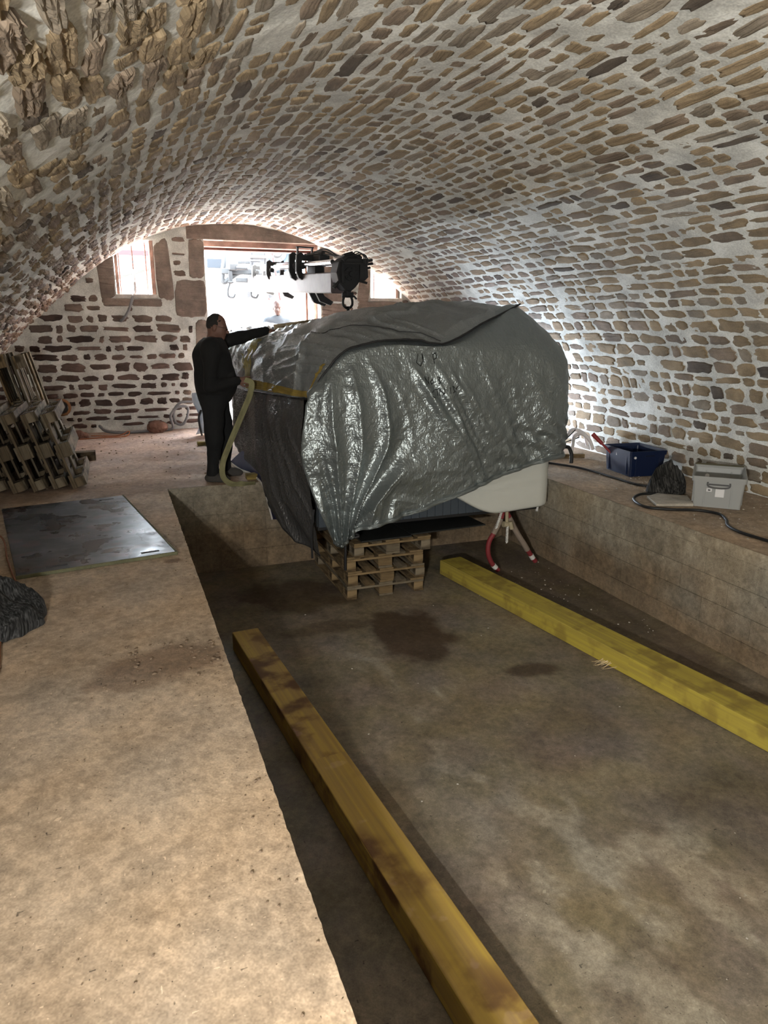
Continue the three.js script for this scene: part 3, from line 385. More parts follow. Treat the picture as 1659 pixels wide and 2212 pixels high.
  stroke([2.745, 1.05], [2.705, 1.035], [2.705, 1.0], [2.74, 0.985]); stroke([2.755, 1.055], [2.795, 1.06]); stroke([2.775, 1.06], [2.78, 1.0]); stroke([2.80, 1.0], [2.80, 1.06], [2.835, 1.01], [2.84, 1.065]); stroke([2.895, 1.075], [2.90, 1.02]); stroke([2.925, 1.08], [2.945, 1.075], [2.93, 1.055], [2.95, 1.035], [2.925, 1.025]); stroke([2.985, 1.085], [2.965, 1.06], [2.985, 1.045]);
  const handTex = new THREE.CanvasTexture(c); handTex.colorSpace = THREE.SRGBColorSpace;
  const crF = T.crinkle.clone(); crF.repeat.set(3.1 / 0.9, 2.3 / 0.9); crF.needsUpdate = true;
  const fm = mat.tarp.clone(); fm.map = handTex; fm.bumpMap = crF;
  const frontP = (u, v) => { const p = netAt(FRONT, u, v), n = netN(FRONT, u, v); if (n.z + n.x * 0.6 + n.y * 0.3 < 0) n.negate(); return p.addScaledVector(n, foldAt(p.x, p.y) * sst(0.12, 0.3, v) + 0.004); };
  const gF = surf(260, 200, frontP, (u, v, p) => [(p.x - 1.4 + (p.z + 6.1 < -0.3 ? -(p.z + 6.4) : 0)) / 3.1, (p.y + 0.4) / 2.3]);
  const t1 = part('tarpaulin', gF, fm, scene); tag(t1, 'silver tarpaulin hanging in diagonal folds over the front of the tub with handwritten marks', 'tarpaulin');
  part('hem', (() => { const pts = []; for (let i = 0; i <= 60; i++) { const p = frontP(0.02 + 0.84 * (i / 60), 1); pts.push([p.x, p.y - 0.004, p.z + 0.006]); } return tube(pts, 0.022, 160, 8); })(), mat.tarp, t1);
  part('hem', (() => { const pts = []; for (let i = 0; i <= 40; i++) { const p = frontP(0, 0.02 + 0.98 * (i / 40)); pts.push([p.x, p.y, p.z + 0.002]); } return tube(pts, 0.008, 100, 6); })(), mat.tarp, t1);
  part('tie_strap', tube([[1.90, -0.29, -6.03], [2.0, -0.265, -6.0], [1.97, -0.25, -6.03], [1.905, -0.30, -6.085], [1.895, -0.45, -6.09], [1.893, -0.62, -6.1]], 0.014, 50, 6), mat.black, t1);
  part('corner_strap', tube([[4.27, 0.42, -6.12], [4.35, 0.40, -6.15], [4.38, 0.33, -6.14], [4.37, 0.24, -6.12]], 0.02, 24, 6), mat.black, t1);

  const TOP = [
    [[1.575, 1.0, -6.09], [1.72, 1.21, -6.075], [1.93, 1.415, -6.065], [2.25, 1.485, -6.085], [2.57, 1.497, -6.095], [2.89, 1.462, -6.095], [3.4, 1.64, -6.33], [3.965, 1.832, -6.60]],
    [[1.55, 0.98, -6.35], [1.60, 1.2, -6.4], [1.74, 1.44, -6.45], [2.2, 1.6, -6.5], [2.55, 1.66, -6.5], [2.95, 1.66, -6.5], [3.45, 1.76, -6.6], [4.02, 1.815, -6.85]],
    [[1.50, 0.96, -6.9], [1.53, 1.25, -6.9], [1.68, 1.50, -6.95], [2.15, 1.69, -7.0], [2.6, 1.775, -7.0], [3.1, 1.82, -7.0], [3.6, 1.825, -7.1], [4.15, 1.76, -7.3]],
    [[1.45, 0.93, -7.6], [1.49, 1.27, -7.7], [1.63, 1.49, -7.75], [2.15, 1.64, -7.8], [2.65, 1.74, -7.8], [3.15, 1.79, -7.8], [3.65, 1.79, -7.9], [4.2, 1.68, -8]],
    [[1.41, 0.91, -8.3], [1.46, 1.28, -8.6], [1.6, 1.48, -8.8], [2.1, 1.57, -8.9], [2.65, 1.64, -8.9], [3.15, 1.68, -8.9], [3.7, 1.68, -8.9], [4.2, 1.6, -8.9]],
    [[1.45, 1.1, -9.0], [1.5, 1.38, -9.4], [1.62, 1.52, -9.8], [2.1, 1.56, -9.9], [2.65, 1.58, -9.9], [3.15, 1.6, -9.9], [3.7, 1.6, -9.9], [4.2, 1.5, -9.9]],
    [[1.45, 1.1, -11.0], [1.5, 1.4, -11.2], [1.62, 1.56, -11.4], [2.1, 1.62, -11.5], [2.65, 1.62, -11.5], [3.15, 1.62, -11.5], [3.7, 1.6, -11.5], [4.2, 1.5, -11.5]]];
  const crT = T.crinkle.clone(); crT.repeat.set(5, 6); crT.needsUpdate = true; mat.tarpTop.bumpMap = crT;
  const topOff = (p, u, v) => { const w = fbm(p.x * 2, p.z * 2, 3, 0, 320), r = 1 - Math.abs(2 * vn((p.x * 0.8 + p.z * 0.75) * 5 + w * 2, (p.x - p.z) * 0.9, 0, 321) - 1), r2 = 1 - Math.abs(2 * vn((p.x - p.z * 0.4 + p.y) * 9 + w, p.y * 2, 0, 322) - 1); return (r * r * 0.045 + r2 * r2 * 0.028) * sst(0, 0.08, v) + (fbm(p.x * 14, p.z * 14 + p.y * 9, 3, 0, 323) - 0.5) * 0.016 - 0.012 * sst(0, 0.1, v); };
  const topP = (u, v, off = 0) => { const p = netAt(TOP, u, v), n = netN(TOP, u, v); if (n.y - n.x * 0.5 + n.z * 0.3 < 0) n.negate(); return p.addScaledVector(n, topOff(p, u, v) + off); };
  const t2 = part('tarpaulin', surf(240, 240, topP), mat.tarpTop, scene); tag(t2, 'grey tarpaulin edged with black cord bulging over the top of the tub', 'tarpaulin');
  const along = (f, n, o = 0.006) => { const a = []; for (let i = 0; i <= n; i++) { const [u, v] = f(i / n), p = topP(u, v, o); a.push([p.x, p.y, p.z]); } return a; };
  part('cord_edge', tube(along((t) => [t, 0.002], 60), 0.0095, 200, 6), mat.black, t2); part('cord_edge', tube(along((t) => [0.002, t * 0.68], 40), 0.010, 140, 6), mat.black, t2);
  part('cord_seam', tube(along((t) => [lerp(0.32, 0.70, t), lerp(0.25, 0.02, t) * (1 - 0.3 * Math.sin(t * 3.14))], 30), 0.004, 80, 5), mat.black, t2);
  const yel = M(lin(0.30, 0.21, 0.04), { map: T.grain, roughness: 0.8 });
  const strip = (f, w) => surf(60, 2, (a, b) => { const [u, v] = f(a, (b - 0.5) * w); return topP(u, v, 0.007); });
  part('yellow_tape', strip((a, b) => [0.032 + b * 0.6, lerp(0.03, 0.62, a)], 0.06), yel, t2); part('yellow_tape', strip((a, b) => [lerp(0.01, 0.20, a), 0.045 + b], 0.018), yel, t2);
  part('yellow_tape', strip((a, b) => [lerp(0.03, 0.26, a), lerp(0.60, 0.56, a) + b], 0.045), M(lin(0.36, 0.31, 0.11), { map: T.grain }), t2); part('yellow_tape', strip((a, b) => [lerp(0.15, 0.02, a), lerp(0.66, 0.56, a) + b], 0.03), M(lin(0.33, 0.28, 0.10), { map: T.grain }), t2);

  const SIDE = [
    [[1.585, 0.98, -6.15], [1.53, 0.96, -6.8], [1.48, 0.93, -7.6], [1.44, 0.89, -8.5], [1.44, 0.86, -9.3]],
    [[1.55, 0.55, -6.13], [1.46, 0.5, -6.8], [1.42, 0.48, -7.6], [1.40, 0.5, -8.5], [1.4, 0.55, -9.2]],
    [[1.60, 0.1, -6.14], [1.46, 0.1, -6.75], [1.39, 0.15, -7.4], [1.36, 0.2, -8.2], [1.36, 0.3, -9.0]],
    [[1.69, -0.46, -6.17], [1.53, -0.40, -6.65], [1.43, -0.2, -7.05], [1.39, 0.03, -7.52], [1.36, 0.12, -8.4]]];
  const sideP = (u, v) => { const p = netAt(SIDE, u, v), n = netN(SIDE, u, v); if (n.x > 0) n.negate(); const w = fbm(p.z * 3, p.y * 3, 3, 0, 330), r = 1 - Math.abs(2 * vn((p.z * 1.2 + p.y * 0.9) * 4.5 + w, p.y * 0.9 - p.z * 0.4, 0, 331) - 1); return p.addScaledVector(n, r * r * 0.045 + (w - 0.5) * 0.03); };
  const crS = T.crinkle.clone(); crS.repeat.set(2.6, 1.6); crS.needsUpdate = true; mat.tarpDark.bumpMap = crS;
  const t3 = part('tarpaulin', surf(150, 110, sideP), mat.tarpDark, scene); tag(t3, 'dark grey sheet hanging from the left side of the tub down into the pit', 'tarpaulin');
  part('hem', (() => { const pts = []; for (let i = 0; i <= 40; i++) { const p = sideP(i / 40, 1); pts.push([p.x, p.y, p.z]); } return tube(pts, 0.008, 90, 6); })(), mat.tarpDark, t3);
  part('black_strap', ribbon([[1.60, 0.0, -6.10], [1.585, -0.2, -6.14], [1.60, -0.5, -6.2]], 0.02, [1, 0, 0.3]), mat.black, t3);
  // quilted blue underlay with a white edge peeking out below the dark sheet
  const EDGE = (t) => crAt([[1.16, 0.10, -8.15], [1.24, 0.05, -7.95], [1.33, 0.035, -7.7], [1.385, -0.02, -7.42], [1.40, -0.16, -7.24], [1.42, -0.34, -7.12]], t);
  const un = part('underlay', surf(60, 8, (u, v) => { const e = EDGE(u), s = crAt([[1.36, 0.22, -8.3], [1.37, 0.15, -8.0], [1.38, 0.08, -7.6], [1.42, 0.0, -7.2], [1.45, -0.12, -7.0], [1.47, -0.32, -6.95]], u); return V(lerp(e[0], s[0], v), lerp(e[1], s[1], v) + 0.01 * Math.sin(v * 3.14), lerp(e[2], s[2], v)); }), M(lin(0.006, 0.007, 0.042), { roughness: 0.7 }), scene);
  tag(un, 'dark blue padded underlay with white edge below the dark sheet', 'underlay');
  part('white_edge', tube(Array.from({ length: 20 }, (_, i) => EDGE(i / 19)), 0.013, 80, 6), M(lin(0.55, 0.52, 0.48)), un);
}
// hoses hanging below the tub
{
  const redM = M(lin(0.24, 0.03, 0.035), { roughness: 0.6 }), lag = M(lin(0.30, 0.24, 0.19), { bumpMap: T.plaster, bumpScale: 0.006 }), white = M(lin(0.75, 0.74, 0.70));
  const hose = (label, top, mid, low, lbl) => { const t = thing('hose', label, 'hose', [0, 0, 0], 0, 'hoses hanging under the tub'); part('sleeve', tube(low, 0.026, 50, 10), redM, t); part('lagging', tube(mid, 0.031, 30, 10), lag, t); part('collar', tube(top, 0.03, 12, 10), redM, t); part('sticker', cyl(...lbl, 0.0285), white, t); };
  hose('red hose curving down to the pit floor under the white wrap', [[3.69, -0.20, -6.31], [3.68, -0.27, -6.3], [3.665, -0.33, -6.29]], [[3.665, -0.33, -6.29], [3.62, -0.42, -6.29], [3.585, -0.49, -6.29]], [[3.59, -0.48, -6.29], [3.54, -0.58, -6.3], [3.535, -0.70, -6.3], [3.585, -0.82, -6.3], [3.665, -0.91, -6.3]], [[3.60, -0.84, -6.3], [3.635, -0.878, -6.3]]);
  hose('straight lagged hose with red end leaning toward the right pit wall', [[3.74, -0.20, -6.34], [3.75, -0.27, -6.34], [3.79, -0.34, -6.34]], [[3.79, -0.34, -6.34], [3.88, -0.5, -6.34], [3.99, -0.66, -6.34], [4.04, -0.735, -6.34]], [[4.03, -0.72, -6.34], [4.08, -0.79, -6.34], [4.15, -0.88, -6.34]], [[4.085, -0.795, -6.34], [4.115, -0.84, -6.34]]);
  const rope = thing('rope', 'short white twisted rope ends dangling between the hoses', 'rope');
  const tw = (a, b, ph) => { const p = []; for (let i = 0; i <= 24; i++) { const t = i / 24; p.push([lerp(a[0], b[0], t) + Math.cos(i * 1.3 + ph) * 0.009, lerp(a[1], b[1], t), lerp(a[2], b[2], t) + Math.sin(i * 1.3 + ph) * 0.009]); } return tube(p, 0.007, 90, 5); };
  part('strand', merge([tw([3.66, -0.22, -6.26], [3.59, -0.42, -6.25], 0), tw([3.66, -0.22, -6.26], [3.59, -0.42, -6.25], 3.14)]), white, rope); part('strand', merge([tw([3.735, -0.42, -6.27], [3.735, -0.60, -6.27], 0), tw([3.735, -0.42, -6.27], [3.735, -0.60, -6.27], 3.14)]), white, rope);
  const vlv = thing('valve', 'pale plastic ball valve hanging between the two hoses', 'valve'); part('body', merge([cyl([3.70, -0.40, -6.30], [3.79, -0.41, -6.30], 0.032), cyl([3.74, -0.2, -6.31], [3.745, -0.40, -6.30], 0.018)]), M(lin(0.42, 0.36, 0.24)), vlv); part('grip', cyl([3.765, -0.37, -6.27], [3.785, -0.45, -6.26], 0.024), M(lin(0.42, 0.36, 0.24)), vlv);
}

// ------------------------------------------------------------------ pallets
const PAL = { deck: [box(0.145, 0.022, 1.2, 0, 0, 0, 0.003), box(0.1, 0.022, 1.2, 0, 0, 0, 0.003)], cross: box(0.8, 0.022, 0.145, 0, 0, 0, 0.003), bA: box(0.1, 0.078, 0.145, 0, 0, 0, 0.004), bB: box(0.145, 0.078, 0.145, 0, 0, 0, 0.004) };
function pallet(label, group, mats, r) {
  const t = thing('pallet', label, 'pallet', [0, 0, 0], 0, group), pick = () => mats[Math.floor(r() * mats.length)];
  const put = (n, g, x, y, z) => { const m = part(n, g, pick(), t); m.position.set(x + (r() - 0.5) * 0.004, y, z + (r() - 0.5) * 0.008); m.rotation.y = (r() - 0.5) * 0.012; };
  for (const [x, k] of [[-0.3275, 0], [-0.165, 1], [0, 0], [0.165, 1], [0.3275, 0]]) put('deck_board', PAL.deck[k], x, 0.133, 0);
  for (const z of [-0.5275, 0, 0.5275]) { put('cross_board', PAL.cross, 0, 0.111, z); for (const x of [-0.35, 0, 0.35]) put('block', x ? PAL.bA : PAL.bB, x, 0.061, z); }
  for (const [x, k] of [[-0.35, 1], [0, 0], [0.35, 1]]) put('bottom_board', PAL.deck[k], x, 0.011, 0);
  return t;
}
{
  const r = rng(91), ms = [mat.wood, mat.woodGrey, mat.wood], names = ['bottom pallet of the stack standing on the pit floor under the tub', 'second pallet up in the stack under the tub', 'third pallet up in the stack under the tub', 'top pallet of the stack under the black boards'];
  names.forEach((n, i) => { const p = pallet(n, 'stacked pallets in the pit', ms, r); p.position.set(2.32 + [0, 0.005, -0.005, 0.045][i], PY + 0.003 + i * 0.1445, -6.735 + [0, 0.005, 0, 0.03][i]); p.rotation.y = [0, 0.006, -0.004, 0.03][i]; });
  const bd = M(lin(0.022, 0.024, 0.024), { map: T.grain, roughness: 0.5, bumpMap: T.plaster, bumpScale: 0.003 });
  const b1 = single('rubber_board', box(0.52, 0.014, 0.75, 0, 0, 0, 0.003), bd, 'black scuffed board lying on the top pallet at the left', 'board'); b1.position.set(2.30, -0.352, -6.46); b1.rotation.y = 0.03;
  const b2 = single('rubber_board', box(0.85, 0.014, 0.68, 0, 0, 0, 0.003), bd, 'black scuffed board jutting right past the top pallet', 'board'); b2.position.set(2.985, -0.349, -6.50); b2.rotation.y = 0.06;
  const wd = [mat.woodDark, mat.woodGrey, mat.woodDark], lab = ['rightmost of the low pallets leaning toward the left wall', 'second from the right of the low pallets leaning toward the left wall', 'third from the right of the low pallets leaning toward the left wall', 'leaning low pallet with a stamped block, fourth from the right', 'innermost leaning low pallet nearest the left wall'];
  lab.forEach((n, i) => { const p = pallet(n, 'low pallets leaning toward the left wall', wd, r); p.position.set(-0.47 - i * 0.182, 0.427, -8.36 - [0, 0.03, -0.02, -0.05, 0.05][i]); p.rotation.order = 'ZYX'; p.rotation.z = THREE.MathUtils.degToRad(106.5); });
  ['taller pallet standing on end behind the low leaning pallets', 'taller pallet on end behind the low pallets, nearer the left wall'].forEach((n, i) => { const p = pallet(n, 'tall pallets behind the low ones', [mat.wood, mat.woodGrey], r); p.position.set(-0.80 - i * 0.19, 0.73, -9.46 - i * 0.04); p.rotation.order = 'ZYX'; p.rotation.z = THREE.MathUtils.degToRad(103); p.rotation.y = Math.PI / 2; });
  single('timber', box(0.9, 0.11, 0.14, -0.75, 0.057, -9.46, 0.006), mat.woodDark, 'squared timber under the tall pallets standing on end', 'timber');
}
// yellow beams on the pit floor
{
  const mk = (label, w, h, L, cx, cz, turn, col, bm) => { let g = new RoundedBoxGeometry(w, h, L, 2, 0.008); g = boxUV(g); const uv = g.attributes.uv; for (let i = 0; i < uv.count; i++) uv.setXY(i, uv.getX(i) / 6, uv.getY(i) / 0.75); const m = single('timber', g, M(col, { map: bm, bumpMap: T.woodB, bumpScale: 0.001, roughness: 0.8 }), label, 'beam', 'yellow beams laid along the pit'); m.position.set(cx, PY + h / 2 + 0.004, cz); m.rotation.y = turn; return m; };
  const L = 5.6;
  const a = mk('muddy yellow beam on the shadowed left side of the pit', 0.215, 0.16, L, 0.82 + 0.0785 * (L / 2) , -5.45 + L / 2, 0.0785, lin(0.74, 0.62, 0.60), T.beam);
  const b = mk('bright yellow beam near the right wall of the pit', 0.265, 0.155, L, 3.205 + 0.145 * (L / 2) * 0.99, -6.53 + (L / 2) * 0.99, 0.144, lin(0.68, 0.65, 0.50), T.beamClean);
  part('splinters', merge(Array.from({ length: 14 }, (_, i) => { const r = rng(i + 5), z = -0.35 - r() * 0.16; return cyl([-0.12, -0.05 + r() * 0.02, z + r() * 0.05], [-0.18 - r() * 0.06, -0.07 - r() * 0.005, z + 0.1 * (r() - 0.5)], 0.003, 0.0008, 5); })), M(lin(0.75, 0.6, 0.35)), b);
}
// trench plate on the floor
{
  const t = thing('steel_plate', 'wet dark formwork plate with hand slots lying flat on the floor', 'plate', [-0.375, 0.003, -6.11], 0.165);
  const uvp = (g) => { const p = g.attributes.position, uv = g.attributes.uv; for (let i = 0; i < p.count; i++) uv.setXY(i, p.getX(i) / 1.1 + 0.5, p.getZ(i) / 2.1 + 0.5); return g; };
  part('sheet', uvp(box(1.05, 0.018, 2.06, 0, 0.010, 0, 0.003)), M(lin(0.50, 0.50, 0.52), { map: T.plate, roughness: 0.75, roughnessMap: T.plateR, metalness: 0.15, bumpMap: T.plateR, bumpScale: 0.0015 }), t);
  part('edge_strip', merge([box(1.06, 0.024, 0.012, 0, 0.012, 1.032, 0.002), box(0.012, 0.024, 2.07, 0.53, 0.012, 0, 0.002)]), M(lin(0.16, 0.16, 0.09), { map: T.grain }), t);
  for (const [x, z, w] of [[-0.27, 0.93, 0.14], [0.36, 0.93, 0.13], [0.36, -0.93, 0.13], [-0.27, -0.93, 0.13]]) part('hand_slot', box(w, 0.003, 0.028, x, 0.0205, z, 0.001), mat.black, t);
}

// ------------------------------------------------------------------ people
const sub3 = (a, b) => [a[0] - b[0], a[1] - b[1], a[2] - b[2]], dot3 = (a, b) => a[0] * b[0] + a[1] * b[1] + a[2] * b[2];
function cap(p, a, b, ra, rb) { const x = p[0] - a[0], y = p[1] - a[1], z = p[2] - a[2], u = b[0] - a[0], v = b[1] - a[1], w = b[2] - a[2]; let t = (x * u + y * v + z * w) / (u * u + v * v + w * w); t = t < 0 ? 0 : t > 1 ? 1 : t; const e = x - u * t, f = y - v * t, g = z - w * t; return Math.sqrt(e * e + f * f + g * g) - (ra + (rb - ra) * t); }
const smin = (a, b, k) => { const h = Math.max(k - Math.abs(a - b), 0) / k; return Math.min(a, b) - h * h * k * 0.25; };
const ell = (p, c, r) => { const x = (p[0] - c[0]) / r[0], y = (p[1] - c[1]) / r[1], z = (p[2] - c[2]) / r[2], k0 = Math.sqrt(x * x + y * y + z * z), k1 = Math.sqrt((x * x) / (r[0] * r[0]) + (y * y) / (r[1] * r[1]) + (z * z) / (r[2] * r[2])); return k1 < 1e-9 ? -Math.min(r[0], r[1], r[2]) : (k0 * (k0 - 1)) / k1; };
function bounds(pts, m) { const mn = [1e9, 1e9, 1e9], mx = [-1e9, -1e9, -1e9]; for (const p of pts) for (let k = 0; k < 3; k++) { mn[k] = Math.min(mn[k], p[k] - m); mx[k] = Math.max(mx[k], p[k] + m); } return [mn, mx]; }
function frame(f, u) { const F = V(...f).normalize(), U = V(...u), Rr = F.clone().cross(U).normalize(); U.copy(Rr).cross(F).normalize(); return { F, U, R: Rr }; }
const toLocal = (p, o, B) => { const d = [p[0] - o[0], p[1] - o[1], p[2] - o[2]]; return [d[0] * B.F.x + d[1] * B.F.y + d[2] * B.F.z, d[0] * B.U.x + d[1] * B.U.y + d[2] * B.U.z, d[0] * B.R.x + d[1] * B.R.y + d[2] * B.R.z]; };
function headSDF(q) {
  let d = ell(q, [-0.012, 0.035, 0], [0.1, 0.108, 0.078]); d = smin(d, cap(q, [0.035, -0.045, 0], [0.062, -0.085, 0], 0.052, 0.032), 0.05); d = smin(d, ell(q, [0.045, -0.02, 0], [0.055, 0.07, 0.06]), 0.03);
  d = smin(d, cap(q, [0.092, 0.012, 0], [0.117, -0.025, 0], 0.009, 0.014), 0.014); const s = [q[0], q[1], Math.abs(q[2])];
  d = smin(d, cap(s, [0.082, 0.034, 0.015], [0.07, 0.036, 0.05], 0.012, 0.01), 0.018); d = -smin(-d, ell(s, [0.105, 0.012, 0.033], [0.018, 0.012, 0.018]), 0.014);
  d = smin(d, ell(s, [0.086, 0.010, 0.032], [0.011, 0.010, 0.012]), 0.004); d = smin(d, cap(s, [0.092, -0.053, 0], [0.082, -0.055, 0.022], 0.0085, 0.006), 0.008); d = -smin(-d, cap(s, [0.104, -0.0475, 0], [0.09, -0.0475, 0.022], 0.002, 0.002), 0.006);
  d = smin(d, ell(s, [-0.008, -0.002, 0.079], [0.02, 0.032, 0.011]), 0.008); return smin(d, cap(q, [-0.025, -0.05, 0], [-0.045, -0.18, 0], 0.056, 0.062), 0.04);
}
function handGeo(wrist, dir, nrm, side, curl, thumbSide, coarse = 1) {   // palm and five separate fingers
  const B = frame(dir, nrm), fw = (a, b, c) => [0, 1, 2].map((k) => { const e = ['x', 'y', 'z'][k]; return wrist[k] + B.F[e] * a + B.U[e] * b + B.R[e] * c; });
  const caps = []; [[-0.032, 0.068, 0.0078], [-0.011, 0.082, 0.0086], [0.011, 0.086, 0.0088], [0.032, 0.076, 0.0086]].forEach(([c, L, r], i) => { let a = 0.088, b = 0, ang = 0.15; let p = [a, b, c * side]; const seg = [0.42, 0.32, 0.26]; for (let k = 0; k < 3; k++) { const l = L * seg[k], n = [p[0] + Math.cos(ang) * l, p[1] - Math.sin(ang) * l, p[2] + c * side * 0.08]; caps.push([fw(...p), fw(...n), r - k * 0.0006, r - k * 0.0006 - 0.0008]); p = n; ang += curl * (0.75 + 0.1 * i); } });
  const th = [[0.022, -0.004, 0.03 * thumbSide], [0.052, -0.016, 0.056 * thumbSide], [0.082, -0.028 - 0.02 * curl, 0.05 * thumbSide], [0.104, -0.034 - 0.03 * curl, 0.038 * thumbSide]]; for (let k = 0; k < 3; k++) caps.push([fw(...th[k]), fw(...th[k + 1]), 0.0125 - k * 0.0015, 0.0112 - k * 0.0012]);
  const palmA = [0, 1, 2, 3].map((i) => [fw(0.015, 0, [-0.018, -0.006, 0.006, 0.018][i] * side), fw(0.088, 0, [-0.032, -0.011, 0.011, 0.032][i] * side), 0.015, 0.0115]), wr = [fw(-0.03, 0, 0), fw(0.02, 0, 0), 0.027, 0.026];
  const sdf = (x, y, z) => { const p = [x, y, z]; let d = cap(p, ...wr); for (const c of palmA) d = smin(d, cap(p, ...c), 0.02); let f = 1; for (const c of caps) f = Math.min(f, cap(p, ...c)); return smin(d, f, 0.006); };
  const [mn, mx] = bounds([...caps.flatMap((c) => [c[0], c[1]]), wr[0], wr[1]], 0.032); return iso(sdf, mn, mx, 0.0042 * coarse);
}
function person(label, J, look, clothes, q = 1) {
  const t = thing('person', label, 'person'); const B = frame(look.f, look.u ?? [0, 1, 0]), hc = J.head;
  const skin = M(clothes.skin, { roughness: 0.6 });
  const all = Object.values(J).filter((v) => Array.isArray(v));
  const torso = (p, g) => { const k = J.stout ?? 1; let d = cap(p, J.pelvis, J.belly, 0.135 * k + g, 0.155 * k + g); d = smin(d, cap(p, J.belly, J.chest, 0.155 * k + g, 0.15 * k + g), 0.1); d = smin(d, cap(p, J.chest, J.neck, 0.13 * k + g, 0.06 + g), 0.08); d = smin(d, cap(p, J.shR, J.shL, 0.075 + g, 0.075 + g), 0.09); return d; };
  const arms = (p, g) => Math.min(smin(cap(p, J.shR, J.elR, 0.062 + g, 0.048 + g), cap(p, J.elR, J.wrR, 0.046 + g, 0.03 + g), 0.03), smin(cap(p, J.shL, J.elL, 0.062 + g, 0.048 + g), cap(p, J.elL, J.wrL, 0.048 + g, 0.034 + g), 0.03));
  const legs = (p, g) => Math.min(smin(cap(p, J.hipR, J.knR, 0.098 + g, 0.07 + g), cap(p, J.knR, J.anR, 0.058 + g, 0.04 + g), 0.05), smin(cap(p, J.hipL, J.knL, 0.098 + g, 0.07 + g), cap(p, J.knL, J.anL, 0.058 + g, 0.04 + g), 0.05));
  const [bm, bx] = bounds(all, 0.22);
  const bodyG = iso((x, y, z) => { const p = [x, y, z]; let d = smin(torso(p, -0.012), arms(p, -0.006), 0.05); d = smin(d, legs(p, -0.012), 0.06); return smin(d, cap(p, J.neck, hc, 0.055, 0.05), 0.04); }, bm, bx, 0.018 * q);
  const headG = iso((x, y, z) => headSDF(toLocal([x, y, z], hc, B)), hc.map((k, i) => k - (i === 1 ? 0.2 : 0.16)), hc.map((k) => k + 0.17), 0.0052);
  const hr = handGeo(J.wrR, J.handR.d, J.handR.n, 1, J.handR.curl, J.handR.t, q), hl = handGeo(J.wrL, J.handL.d, J.handL.n, 1, J.handL.curl, J.handL.t, q);
  part('body', merge([bodyG, headG, hr, hl]), skin, t);
  const cloth = (c) => M(c, { bumpMap: T.weave, bumpScale: 0.001, roughness: 0.92 });
  const wr = (p) => (fbm(p[0] * 9 + p[2] * 7, p[1] * 11, 3, 0, 400) - 0.5) * 0.022;
  part('sweater', iso((x, y, z) => { const p = [x, y, z]; let d = smin(torso(p, 0.022), arms(p, 0.016), 0.06); if (Math.abs(d) < 0.06) d += wr(p); d = Math.max(d, J.hem - y); d = Math.max(d, -(cap(p, J.wrR, sub3(J.wrR, sub3(J.elR, J.wrR).map((k) => k * 0.6)), 0.02, 0.09)), -(cap(p, J.wrL, sub3(J.wrL, sub3(J.elL, J.wrL).map((k) => k * 0.6)), 0.005, 0.09))); return Math.max(d, -Math.max(J.neck[1] + 0.03 - y, Math.hypot(x - J.neck[0], z - J.neck[2]) - 0.15)); }, bm, bx, 0.014 * q), cloth(clothes.top), t);
  part('trousers', iso((x, y, z) => { const p = [x, y, z]; let d = smin(legs(p, 0.022), cap(p, J.pelvis, J.belly, 0.15 * (J.stout ?? 1), 0.15 * (J.stout ?? 1)), 0.08); if (Math.abs(d) < 0.06) d += wr(p); d = Math.max(d, y - J.hem - 0.1); return Math.max(d, J.anR[1] - 0.02 - y); }, bm.map((k, i) => (i === 1 ? J.anR[1] - 0.1 : k)), bx.map((k, i) => (i === 1 ? J.hem + 0.12 : k)), 0.014 * q), cloth(clothes.legs), t);
  const shoe = (an, f) => { const F = frame(f, [0, 1, 0]), y0 = an[1] - 0.085; return iso((x, y, z) => { const q = toLocal([x, y, z], [an[0], y0, an[2]], F); let d = ell(q, [0.05, 0.035, 0], [0.145, 0.062, 0.05]); d = smin(d, cap(q, [-0.02, 0.05, 0], [-0.01, 0.11, 0], 0.045, 0.042), 0.04); return Math.max(d, 0.002 - q[1]); }, [an[0] - 0.24, y0 - 0.02, an[2] - 0.24], [an[0] + 0.24, y0 + 0.18, an[2] + 0.24], 0.009); };
  part('shoe', shoe(J.anR, J.footR), M(clothes.shoe, { bumpMap: T.cloth, bumpScale: 0.002 }), t); part('shoe', shoe(J.anL, J.footL), M(clothes.shoe, { bumpMap: T.cloth, bumpScale: 0.002 }), t);
  part('hair', iso((x, y, z) => { const q = toLocal([x, y, z], hc, B); let d = ell(q, [-0.020, 0.040, 0], [0.099, 0.106, 0.080]) + (fbm(q[0] * 60, q[1] * 60 + q[2] * 40, 2, 0, 410) - 0.5) * 0.008; const line = q[0] - (q[1] > 0.08 ? 0.07 : q[1] > 0.04 ? lerp(0.045, 0.07, (q[1] - 0.04) / 0.04) : q[1] > 0.015 ? 0.03 : lerp(-0.03, 0.0, clamp((q[1] + 0.03) / 0.045))); d = Math.max(d, line, -0.075 - q[1] + Math.max(0, q[0]) * 1.2); return d; }, hc.map((k) => k - 0.17), hc.map((k) => k + 0.17), 0.006), M(clothes.hair, { roughness: 0.9 }), t);
